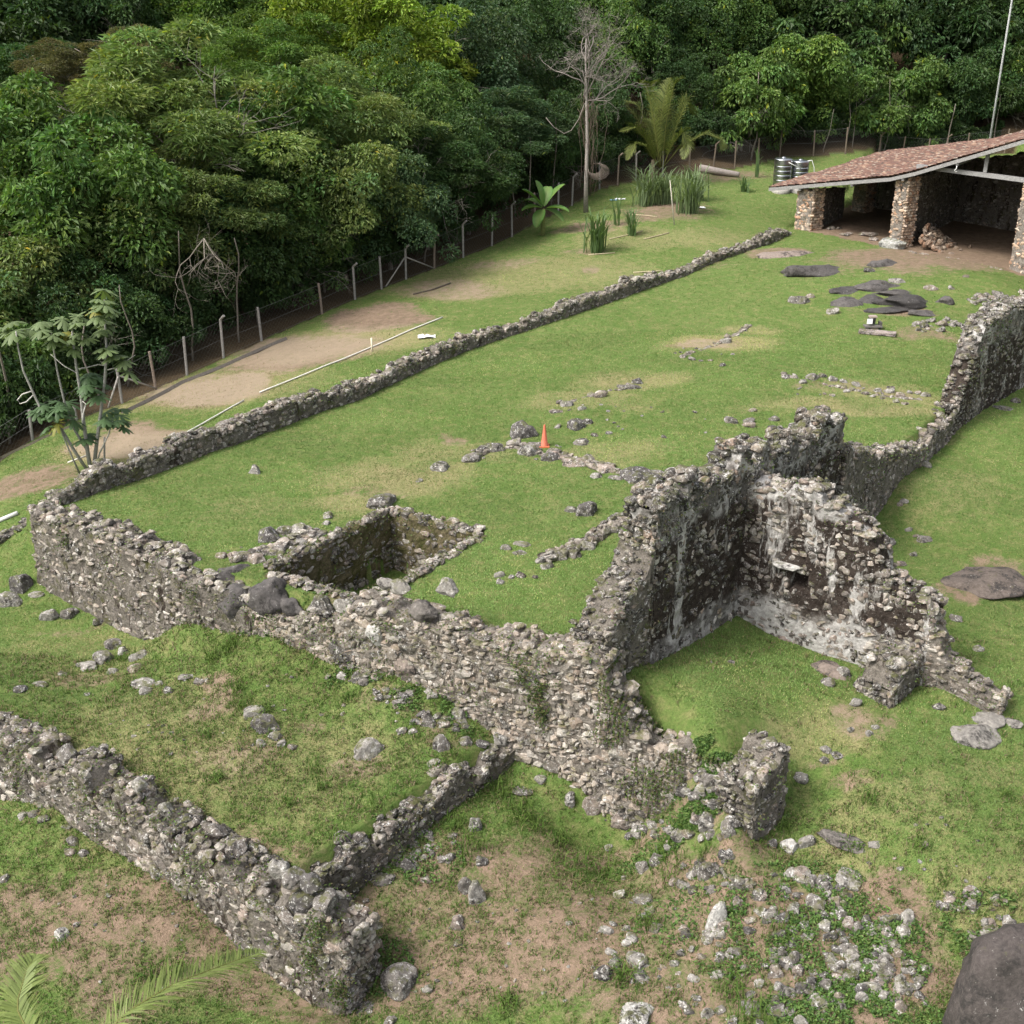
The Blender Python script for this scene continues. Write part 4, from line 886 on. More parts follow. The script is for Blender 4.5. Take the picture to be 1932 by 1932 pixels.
for (u, v, h, w_, n, lb) in ((1124, 476, 3.2, .9, 130, 'bushy sugar cane clump nearest the banana plant on the back lawn'), (1192, 443, 2.2, .6, 60, 'smallest cane clump standing alone right of the bushy one'), (1218, 388, 3.6, 1.3, 150, 'tall pale cane clump at the foot of the coconut palm'), (1250, 384, 3., 1.1, 110, 'middle cane clump between the palm foot and the pale stake'), (1298, 402, 3.4, 1.2, 150, 'dense cane clump right of the pale stake'), (1312, 378, 3.2, 1.0, 90, 'rear cane clump beside the fallen log'), (1162, 425, 2.6, .5, 18, 'sparse arching cane stems between two clumps'), (1428, 335, 3.0, .35, 22, 'upright narrow-leaved shoot left of the steel tanks'), (1403, 362, 1.6, .6, 40, 'small grassy tuft between the log and the steel tanks')):
    g = onground(u, v); cane(g, h*1.0, w_*1.5, int(n*.6), rng, (.14, .19, .09) if 'pale' in lb or 'rear' in lb else (.10, .16, .06), lb)
g = onground(1273, 424); A = Acc(); addtube(A, [[0, 0, -.2], PY(1268, 380, g[1])-g, PY(1264, 340, g[1])-g], [.05, .04, .03], (.5, .46, .38), 6)
tag(link('stake', A.build('stake', [M_WOOD]), loc=g), 'thin pale stake standing among the cane clumps', 'stake')
# ---------------------------------------------------------------- shed
SG = np.array([.564, -.826, 0]); SE = np.array([.56, .83, 0]); SZ = np.array([0, 0, 1.0]); SO = np.array([SH0[0], SH0[1], 0])
def W(s, t, z): return SO+SG*s+SE*t+SZ*z
shed = tag(link('open_shed', None, loc=(SO[0], SO[1], 2.0)), 'large open shed with red clay tile roof on stone pillars, cut by the right edge', 'shed')
sl_ = (-SO[0], -SO[1], -2.0)
prof = np.array([(-2.7, 4.66), (8.2, 6.62), (10.0, 7.15), (17.4, 9.8), (23, 11.8)])
rp = lambda s: float(np.interp(s, prof[:, 0], prof[:, 1]))
def rooftiles():
    rng = np.random.default_rng(1); A = Acc(); t = np.arange(-.45, 28.4, .085); nt_ = len(t)
    for side in (0, 1):
        ss = np.arange(-2.75, 23.0, .36)
        for k, s in enumerate(ss):
            col_ = (np.floor((t+.45)/.17)).astype(int); nc = col_.max()+1
            jz = rng.normal(0, .014, nc)[col_]; js = rng.normal(0, .035, nc)[col_]
            c = np.array([(.125, .07, .055), (.16, .092, .07), (.095, .06, .05), (.25, .17, .12), (.07, .054, .046), (.30, .26, .21)])[rng.choice(6, nc, p=[.3, .22, .2, .12, .1, .06])][col_]*rng.uniform(.8, 1.2, nc)[col_][:, None]
            wv = .045*np.cos((t+.45)/.17*math.pi)
            rows = []
            for a, lift in ((0., .075), (.40, .02)):
                s_ = s+a+js; z = np.interp(s_, prof[:, 0], prof[:, 1])+lift+wv+jz+.05*np.sin(t*.4+s*.2)+.03*np.sin(t*1.1)
                if side: s_ = 46-s_
                rows.append(SO[None]+SG[None]*s_[:, None]+SE[None]*t[:, None]+SZ[None]*z[:, None])
            dn = rows[0]-SZ*.07; V = np.concatenate([rows[0], rows[1], dn]); i = np.arange(nt_-1)
            F = np.concatenate([np.stack([i, i+1, i+1+nt_, i+nt_], 1), np.stack([i+2*nt_, i+1+2*nt_, i+1, i], 1)])
            A.add(V, F, np.concatenate([c, c, c*.8]), 0)
    return A.build('roof', [M_TILE])
roof = link('roof', rooftiles(), shed, sl_)
A = Acc()
for side in (0, 1):       # boards under the tiles, kept a little below them
    for i in range(len(prof)-1):
        V = []
        for s, z in (prof[i], prof[i+1]):
            for t in (-.4, 28.3):
                for dz in (-.16, -.06): V.append(W(46-s if side else s, t, z+dz))
        F = [[0, 1, 3, 2], [4, 6, 7, 5], [0, 4, 5, 1], [2, 3, 7, 6], [0, 2, 6, 4], [1, 5, 7, 3]]
        A.add(np.array(V), np.array(F), (.10, .08, .06), 0)
link('roof_boards', A.build('roof_boards', [M_WOOD]), roof)
for side in (0, 1):
    A = Acc()
    for i in range(len(prof)-1):
        V = []
        for s, z in (prof[i], prof[i+1]):
            for t in (-.52, -.46):
                for dz in (-.26, -.02): V.append(W(46-s if side else s, t, z+dz))
        A.add(np.array(V), np.array([[0, 1, 3, 2], [4, 6, 7, 5], [0, 4, 5, 1], [2, 3, 7, 6], [0, 2, 6, 4], [1, 5, 7, 3]]), (.23, .225, .215), 0)
    link('bargeboard', A.build('bargeboard', [M_WOOD]), shed, sl_)
def beam(name, a, b, hw, col=(.24, .235, .23)):
    d = b-a; l = np.linalg.norm(d); x = d/l; y = unit(np.cross(SZ if abs(x[2]) < .9 else SE, x)); z = np.cross(x, y); A = Acc()
    V, F = box((a+b)/2, (l, hw, hw), [x, y, z]); A.add(V, F, col); return link(name, A.build(name, [M_WOOD]), shed, sl_)
beam('tie_beam', W(10.0, .25, 7.45), W(36, .25, 7.45), .26)
beam('king_post', W(15.1, .25, 7.6), W(15.1, .25, 8.7), .22)
beam('king_post', W(23, .25, 7.6), W(23, .25, 12), .22)
for s in (0.3, 5.0, 9.2, 13.2, 18.6): beam('purlin', W(s, -.44, rp(s)-.32), W(s, 28, rp(s)-.32), .17)
for k in range(9): beam('rafter', W(-2.4, 1+k*3., rp(-2.4)-.22), W(5.6, 1+k*3., rp(5.6)-.22), .1)
def shwall(name, s0, t0, s1, t1, thick, z1, z2, seed, palette='warm', mm=None, **k):
    a, b = W(s0, t0, 0), W(s1, t1, 0)
    m = wallmesh(name, [(a[0], a[1], z1), (b[0], b[1], z2)], thick, mm or [M_MORTAR, M_DRY], palette, seed, ch=(.12, .24), ln=(.2, .5), skip=.03, prot=.02, topn=4, jag=.05, batter=.02, **k)
    return link(name, m, shed, sl_)
# travelling along +g leaves the body on the left, inside the shed
shwall('pillar', 0, 0, 1.4, 0, 1.1, 4.7, 4.85, 30)
shwall('pillar', 8.6, 0, 9.5, 0, 1.2, 6.4, 6.6, 31)
shwall('pillar', 18.0, 0, 20.1, 0, 1.1, 9.7, 10.2, 32)
shwall('pillar', .9, 10.4, 2.1, 10.4, 1.0, 4.75, 4.9, 33)
shwall('side_wall', 1.45, 1.1, 1.45, 6.9, .7, 4.7, 4.2, 34, 'mixed', [M_MORTAR_DARK, M_STONE])
shwall('inner_wall', 9.6, 1.2, 9.6, 13, .7, 6.5, 6.3, 35, 'mixed', [M_MORTAR_DARK, M_STONE])
shwall('back_wall_light_block', 2.2, 13.2, 24, 13.2, .7, 5.2, 9, 36, 'mixed', [M_MORTAR_DARK, M_STONE])  # rear wall added only to darken the shed interior
shwall('side_wall', 1.9, 13.2, 1.9, 27.5, .6, 4.8, 4.8, 37, 'mixed', [M_MORTAR_DARK, M_STONE])  # rear stretch of the side added to keep daylight out of the shed
A = Acc(); rng = np.random.default_rng(2)
pp = []; 
for k in range(230):
    s = 10.6+abs(rng.normal())*1.0; t = rng.uniform(1.0, 5.0); h = max(0, 1.5-.95*(s-10.6))*(.7+.3*math.sin(t*.8)); pp.append(W(s, t, 2.05+rng.uniform(.3, 1)*h))
pp = np.array(pp); n = len(pp)
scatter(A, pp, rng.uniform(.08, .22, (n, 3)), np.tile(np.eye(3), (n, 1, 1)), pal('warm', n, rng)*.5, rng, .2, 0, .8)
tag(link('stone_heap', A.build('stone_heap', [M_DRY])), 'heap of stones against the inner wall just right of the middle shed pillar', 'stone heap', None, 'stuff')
A = Acc(); scatter(A, np.array([W(9.0, -.45, 2.25)]), np.array([[1.0, .5, .42]]), np.array([[SG, unit(np.cross(SZ, SG)), SZ]]), np.array([[.27, .27, .25]]), rng, 0, 0, .05)
link('plinth_stone', A.build('plinth_stone', [M_STONE]), shed, sl_)
A = Acc(); c_ = W(13.2, -.5, 7.75)
addtube(A, [c_+[0, 0, .12], c_+[.02, 0, -.02], c_+[-.1, 0, -.14], c_+[-.02, 0, -.24], c_+[.08, 0, -.22]], .028, (.75, .75, .72), 5)
link('hook', A.build('hook', [M_TILE]), shed, sl_)
# ---------------------------------------------------------------- steel tanks
M_STEEL = plain('stainless_steel', (.55, .56, .58), .28, 1.0, .5, .12, 3)
M_WHITE = plain('white_plastic', (.72, .72, .69), .5, 0, .4, .1, 5)
def tank(u, v, vt, r_px, label):
    b = onground(u, v); h = PY(u, vt, b[1])[2]-b[2]; r = r_px/pxm(b[1], b[2]+h/2)
    e = tag(link('water_tank', None, loc=b), label, 'water tank', 'steel water tanks behind the shed'); A = Acc(); n = 40
    zs = []; 
    for k in range(61):
        z = k/60; q = 1.0
        for m in (.16, .32, .48, .64, .8): q -= .045*math.exp(-((z-m)/.013)**2)
        zs.append((r*q, .12*h+z*h*.84))
    V = np.array([[R*math.cos(a), R*math.sin(a), z] for R, z in zs for a in np.arange(n)*2*math.pi/n]); F = [[i*n+k, i*n+(k+1) % n, (i+1)*n+(k+1) % n, (i+1)*n+k] for i in range(len(zs)-1) for k in range(n)]
    A.add(V, np.array(F), (1, 1, 1), 0, True); link('body', A.build('body', [M_STEEL]), e)
    A = Acc(); L = [(r*1.03, .955*h), (r*1.04, .965*h), (r*.9, .985*h), (r*.4, 1.0*h), (r*.2, 1.005*h), (r*.2, 1.03*h), (r*.01, 1.035*h)]
    V = np.array([[R*math.cos(a), R*math.sin(a), z] for R, z in L for a in np.arange(n)*2*math.pi/n]); F = [[i*n+k, i*n+(k+1) % n, (i+1)*n+(k+1) % n, (i+1)*n+k] for i in range(len(L)-1) for k in range(n)]
    A.add(V, np.array(F), (1, 1, 1), 0, True); link('lid', A.build('lid', [M_STEEL]), e)
    A = Acc(); addtube(A, [[0, 0, -.3], [0, 0, .125*h]], r*1.05, (.35, .33, .3), 20); link('base', A.build('base', [M_WOOD]), e)
    return b, h, r
t1 = tank(1473, 362, 298, 16.5, 'left-hand steel water tank, fully visible beside the shed eave')
t2 = tank(1505, 362, 302, 16.5, 'right-hand steel water tank, half hidden behind the tiled roof edge')
A = Acc(); a, b = t1[0]+[.3, -t1[2], t1[1]*.9], t2[0]+[-.1, -t2[2], t2[1]*.78]; addtube(A, [a, (a+b)/2+[0, 0, -.03], b], .035, (1, 1, 1), 6)
p0 = t2[0]+[t2[2]*.5, -.3, t2[1]*.97]; addtube(A, [p0, p0+[.5, 0, .1], p0+[.75, 0, -.5], p0+[.85, 0, -1.4]], .035, (1, 1, 1), 6)
tag(link('water_pipe', A.build('water_pipe', [M_WHITE])), 'thin pale pipe joining the two steel water tanks', 'pipe')
# ---------------------------------------------------------------- mast
b = PY(1868, 262, 112.); g = G(b[0], 112.); A = Acc()
addtube(A, [[0, 0, -.3], [0, 0, 12], [0, 0, 22], [0, 0, 34]], [.1, .09, .07, .05], (.42, .43, .42), 8)
tag(link('mast', A.build('mast', [M_WOOD]), loc=(b[0], 112., g)), 'tall thin grey mast rising behind the tiled roof out of the top of the photo', 'mast')
# ---------------------------------------------------------------- fence
fe = tag(link('wire_fence', None, loc=FW[0]), 'long wire fence on thin concrete posts between the lawn strip and the forest', 'fence')
F0 = np.array(FW[0])
PX = [(-20, 880, 70, 0), (61, 831, 62, 0), (146, 799, 30, 0), (231, 763, 72, 1), (294, 731, 76, 0), (353, 708, 76, 0), (422, 676, 76, 0), (494, 647, 66, 0), (608, 594, 60, 0), (670, 565, 64, 0), (720, 544, 64, 0), (766, 526, 60, 1), (819, 509, 60, 0), (874, 487, 64, 1), (928, 469, 62, 0), (966, 446, 60, 1), (1010, 424, 58, 0), (1053, 405, 56, 0), (1079, 388, 54, 0), (1131, 357, 52, 0), (1165, 352, 54, 2), (1200, 341, 50, 0), (1250, 335, 48, 0), (1300, 328, 48, 0), (1345, 322, 48, 0), (1386, 318, 52, 0), (1430, 307, 48, 0), (1471, 296, 52, 0), (1535, 293, 48, 0), (1595, 288, 50, 0), (1659, 277, 52, 0), (1705, 273, 48, 0), (1754, 270, 40, 0), (1790, 266, 40, 0), (1828, 263, 46, 0), (1900, 256, 46, 0)]
PB = []
def fence_base(u, v):
    p = PP(u, v, [tuple(q[:2]) for q in FW]); return np.array([p[0], p[1], G(p[0], p[1])])
rng = np.random.default_rng(4)
for k, (u, v, h, kind) in enumerate(PX):
    b = fence_base(u, v); hm = h/pxm(b[1], b[2]+1)/math.cos(math.radians(15)); PB.append((b, hm)); ln_ = rng.normal(size=2)*.03
    A = Acc(); pts = [[0, 0, -.3], [ln_[0]*hm*.5, ln_[1]*hm*.5, hm*.5], [ln_[0]*hm, ln_[1]*hm, hm*.94]]
    if kind or k % 3 == 0: pts.append([ln_[0]*hm+.28, ln_[1]*hm-.22, hm*1.06])
    c = (.27, .255, .235) if k % 4 else (.22, .175, .14)
    if k > 22: c = (.15, .12, .09)
    addtube(A, pts, .075, c, 6, smooth=False)
    link('post', A.build('post', [M_WOOD]), fe, b-F0)
for k, (u0, v0, u1, v1) in enumerate(((231, 725, 258, 764+12), (238, 700, 292, 752), (766, 500, 742, 560), (770, 498, 815, 530))):
    a, b = fence_base(*((231, 763) if k < 2 else (766, 526))), fence_base(*[(205, 775), (294, 731), (728, 543), (819, 509)][k])
    A = Acc(); addtube(A, [a+[0, 0, 1.5]-F0, b+[0, 0, .05]-F0], .05, (.3, .28, .25), 6); link('brace', A.build('brace', [M_WOOD]), fe)
A = Acc(); V = []; F = []; c = 0
def wire(a, b, r=.006):
    global c
    d = unit(b-a); n1 = unit(np.cross(d, [0.3, .9, .1])); n2 = np.cross(d, n1)
    for p in (a, b):
        for th_ in (0, 2.09, 4.19): V.append(p+r*(math.cos(th_)*n1+math.sin(th_)*n2))
    for k in range(3): F.append([c+k, c+(k+1) % 3, c+3+(k+1) % 3, c+3+k])
    c += 6
for i in range(len(PB)-1):
    (a, ha), (b, hb) = PB[i], PB[i+1]; ha = max(ha, 1.7); hb = max(hb, 1.7); L = np.linalg.norm(b-a); n = max(2, int(L/.3)); H = min(ha, hb)*.9
    for z in (.05, .5, .97): wire(a+[0, 0, ha*.93*z]-F0, b+[0, 0, hb*.93*z]-F0, .008)
    dn = H/.3
    for k in range(-int(dn), n):
        for sgn in (1, -1):
            t0, t1_ = k/n, (k+dn)/n; z0, z1_ = 0., H
            if t1_ <= 0 or t0 >= 1: continue
            if t0 < 0: z0 = H*(-t0)/(t1_-t0); t0 = 0
            if t1_ > 1: z1_ = z0+(H-z0)*(1-t0)/(t1_-t0) ; t1_ = 1
            if sgn < 0: z0, z1_ = H-z0, H-z1_
            wire(a+(b-a)*t0+[0, 0, z0]-F0, a+(b-a)*t1_+[0, 0, z1_]-F0, .003)
link('wire_mesh', mesh('wire_mesh', np.array(V), np.array(F), plain('galvanised_wire', (.13, .13, .12), .7, .2)), fe)
# ---------------------------------------------------------------- pipes, kerb and small things on the strip
def strip(name, px, r, col, label, cat, m=None, lift=.0, n=6, flat=False):
    P_ = [onground(u, v) for u, v in px]; R, _ = resample(P_, .6); R[:, 2] = ground(R[:, 0], R[:, 1])+lift
    for _ in range(3): R[1:-1, 2] = np.maximum(R[1:-1, 2], (R[:-2, 2]+R[2:, 2])/2)
    A = Acc(); addtube(A, R-R[0], r, col, n, 0, not flat)
    return tag(link(name, A.build(name, [m or M_WHITE]), loc=R[0]), label, cat)
M_PIPE = attr_mat('pipe_plastic', .5, .4, 0, .1, 6)
strip('pipe', [(-40, 1001), (0, 985), (34, 971)], .09, (.66, .65, .62), 'white pipe stretch on the grass at the left edge of the photo', 'pipe', M_PIPE, .08)
strip('pipe', [(318, 836), (395, 795), (460, 757)], .04, (.62, .60, .55), 'white pipe stretch lying nearest the stone wall left of the gap', 'pipe', M_PIPE, .05)
strip('pipe', [(490, 742), (560, 714), (640, 682), (700, 657), (770, 626), (835, 600)], .042, (.66, .64, .58), 'long white pipe on the grass running past the short stake', 'pipe', M_PIPE, .05)
strip('pipe', [(128, 874), (165, 860)], .04, (.6, .57, .5), 'short pale pipe end by the sapling foot', 'pipe', M_PIPE, .03)
strip('drain_kerb', [(232, 780), (280, 757), (345, 722), (420, 693), (500, 657), (540, 640)], .13, (.12, .105, .09), 'dark low drain kerb running below the fence above the bare strip', 'kerb', M_WOOD, .02, 4, True)
strip('drain_kerb', [(-20, 876), (60, 838), (150, 800)], .10, (.10, .09, .06), 'mossy faint kerb below the leftmost fence post', 'kerb', M_WOOD, .0, 4, True)
strip('branch_on_ground', [(780, 556), (815, 548), (850, 535)], .05, (.12, .10, .08), 'dark dead branch lying below the braced fence post', 'branch', M_WOOD, .04)
for i, px in enumerate([[(1110, 482), (1160, 478)], [(1195, 555-40), (1250, 512)], [(1150, 452), (1212, 437)], [(1215, 452), (1262, 440)], [(1185, 405), (1240, 410)]]):
    strip('cut_cane', px, .035, (.45, .38, .25), 'dry cut cane stalk lying on the back lawn by the cane clumps', 'cane stalk', M_WOOD, .04)['group'] = 'dry cane stalks on the back lawn'
g = onground(702, 663); A = Acc(); addtube(A, [[0, 0, -.2], [0, 0, 26/pxm(g[1], g[2])]], .05, (.62, .56, .42), 6); tag(link('stake', A.build('stake', [M_PIPE]), loc=g), 'short pale stake standing beside the long white pipe', 'stake')
def sheet(u, v, w_, h_, col, label, cat='paper sheet'):
    g = onground(u, v); n = 9; a, b = np.meshgrid(np.linspace(-.5, .5, n), np.linspace(-.5, .5, n)); r = np.random.default_rng(int(u))
    z = .05+.09*np.abs(vn(a*4+u, b*4, 0, 2)); V = np.stack([a*w_*(1+.3*vn(b*3, a*3+u)), b*h_*(1+.4*vn(a*3+u, b*2)), z], -1).reshape(-1, 3); I = np.arange(n*n).reshape(n, n)
    F = np.stack([I[:-1, :-1], I[:-1, 1:], I[1:, 1:], I[1:, :-1]], -1).reshape(-1, 4)
    return tag(link('litter', mesh('litter', V, F, M_PIPE, np.tile(np.array(col), (n*n, 1)), smooth=True), loc=g), label, cat)
sheet(805, 637, .95, .6, (.72, .72, .70), 'crumpled white sheet on the grass between the long pipe and the stone wall')
sheet(1170, 377, .9, .35, (.72, .74, .72), 'white litter scrap beyond the dead tree foot', 'litter')
sheet(1158, 379, .6, .3, (.18, .35, .42), 'bluish litter scrap touching a white scrap near the dead tree', 'litter')
sheet(1322, 393, .7, .4, (.7, .7, .68), 'small white scrap below the dense cane clump', 'litter')
# fallen log
g0, g1 = onground(1320, 325), onground(1394, 335); A = Acc(); addtube(A, [[0, 0, .35], (g1-g0)*.5+[0, 0, .3], (g1-g0)+[0, 0, .25]], [.35, .28, .22], (.36, .31, .28), 9); tag(link('fallen_log', A.build('fallen_log', [M_BARK]), loc=g0), 'pale fallen log lying before the fence left of the steel tanks', 'log')
# traffic cone
g = onground(1027, 842); s_ = 40/pxm(g[1], .4)/math.cos(math.radians(22)); e = tag(link('traffic_cone', None, loc=g), 'faded orange traffic cone standing beside a dark block on the lawn', 'traffic cone')
A = Acc(); n = 24; L = [(.185*s_, .03), (.16*s_, .05), (.04*s_, s_*.97), (.03*s_, s_), (.001, s_)]
V = np.array([[R*math.cos(a), R*math.sin(a), z] for R, z in L for a in np.arange(n)*2*math.pi/n]); F = [[i*n+k, i*n+(k+1) % n, (i+1)*n+(k+1) % n, (i+1)*n+k] for i in range(len(L)-1) for k in range(n)]
M_CONE = attr_mat('faded_cone_plastic', .6, .3, 0, .15, 5)
A.add(V, np.array(F), (.46, .13, .075), 0, True); link('cone_body', A.build('cone_body', [M_CONE]), e)
A = Acc(); V, F = box((0, 0, .02), (.44*s_, .44*s_, .045)); A.add(V, F, (.5, .13, .06)); link('base_plate', A.build('base_plate', [M_CONE]), e)
# small floodlight on its box
g = onground(1646, 622); k_ = 1/pxm(g[1], g[2]); e = tag(link('floodlight', None, loc=g), 'small floodlight with a white face on a dark stand, on slabs near the dark rocks', 'floodlight')
A = Acc()
for c_, sz, cl in (((0, 0, .25), (1.15, .6, .1), (.14, .13, .12)), ((-.45, -.1, .12), (.1, .1, .26), (.08, .08, .08)), ((.45, -.1, .12), (.1, .1, .26), (.08, .08, .08)), ((.5, .1, .38), (.14, .5, .3), (.09, .085, .08)), ((.1, 0, .1), (.4, .35, .2), (.42, .34, .27))):
    V, F = box(c_, sz); A.add(V, F, cl)
link('stand', A.build('stand', [M_WOOD]), e)
A = Acc(); V, F = box((-.1, .05, .62), (.42, .3, .42)); A.add(V, F, (.02, .02, .02)); V, F = box((-.05, .1, .88), (.5, .42, .1)); A.add(V, F, (.33, .27, .23)); link('housing', A.build('housing', [M_PIPE]), e)
A = Acc(); V, F = box((-.28, -.13, .6), (.36, .05, .34)); A.add(V, F, (.85, .85, .85)); link('lamp_face', A.build('lamp_face', [M_PIPE]), e)
e.scale = (.8, .8, .8)
A = Acc(); V, F = box((0, 0, .08), (1.9, .6, .14), [[.93, -.36, 0], [.36, .93, 0], [0, 0, 1]]); A.add(V, F, (.28, .23, .21)); g = onground(1655, 630); tag(link('slab', A.build('slab', [M_STONE]), loc=g), 'narrow slab lying in front of the small floodlight', 'stone slab')
# ---------------------------------------------------------------- loose stones
def stonemesh(seed, sub=3, ang=.62, cuts=8, flat=False):
    V, F = rocktpl(sub, seed, ang, cuts)
    if sub >= 3: V = V*(1+.035*fbm(V[:, 0]*6, V[:, 1]*6, V[:, 2]*6, seed, 2))[:, None]
    return V, F
ROCKS = []
for i in range(9):
    V, F = stonemesh(300+i, 3, .55, 10); ROCKS.append(mesh('stone', V, F, M_STONE, np.ones((len(V), 3)), smooth=False))
DOMES = []
for i in range(4):
    V, F = stonemesh(350+i, 4, .68, 9); DOMES.append(mesh('boulder', V, F, M_BOULDER, np.ones((len(V), 3)), smooth=True))
SHADE = {'d': (.085, .078, .074), 'g': (.135, .122, .11), 'l': (.215, .20, .18), 'p': (.20, .165, .14), 'k': (.06, .056, .054), 'b': (.10, .082, .07), 't': (.21, .17, .145), 'w': (.38, .365, .34)}
CNT = [0]
QUEUE = []
def stone(*a, **k):
    if k.get('name', 'stone') == 'stone' and not k.get('dome'): QUEUE.append((a, k))
    else: stone_(*a, **k)
def flush(limit=238):
    order = sorted(range(len(QUEUE)), key=lambda i: -QUEUE[i][0][2]*onground(*QUEUE[i][0][:2])[1]**.0)
    A = Acc(); r = np.random.default_rng(17)
    for j, i in enumerate(order):
        a, k = QUEUE[i]
        if j < limit: stone_(*a, **k); continue
        u, v, w_, h_, sh = a[:5]; p = onground(u, v); s = w_/pxm(p[1], p[2])/2
        scatter(A, p[None]+[0, 0, s*.1], np.array([[s, s*r.uniform(.6, .9), s*r.uniform(.45, .7)]]), np.eye(3)[None], np.array(SHADE[sh])[None]*r.uniform(.85, 1.2), r, .12, 0, .3)
    tag(link('small_stones', A.build('small_stones', [M_STONE])), 'countless small stones and chips scattered over the lawns and rubble', 'small stones', None, 'stuff')
def stone_(u, v, w_, h_, sh, label, group=None, name='stone', cat='stone', asp=None, dome=False, z=None, rot=None, sink=.38):
    CNT[0] += 1; r = np.random.default_rng(CNT[0]*31+5)
    p = onground(u, v) if z is None else P(u, v, z); k = pxm(p[1], p[2])
    sx = w_/k/2; el = math.atan2(CH-p[2], p[1]); sy = sx*(asp or r.uniform(.6, .9)); hh = h_/k; sz = max(.06, (hh-1.4*sy*math.sin(el))/math.cos(el)/1.25, .22*sy)
    if dome: sz = max(sz*.85, .17*sx)
    m = (DOMES if dome else ROCKS)[int(r.integers(0, 4 if dome else 9))]
    o = link(name, m, None, (p[0], p[1], p[2]+sz*(.75-sink*2 if not dome else -.3)), (r.normal()*.1, r.normal()*.1, rot if rot is not None else r.uniform(-.4, .4)), (sx, sy, sz))
    c = np.array(SHADE[sh])*r.uniform(.85, 1.15); o.color = (*[float(q) for q in c], 1)
    return tag(o, label, cat, group)
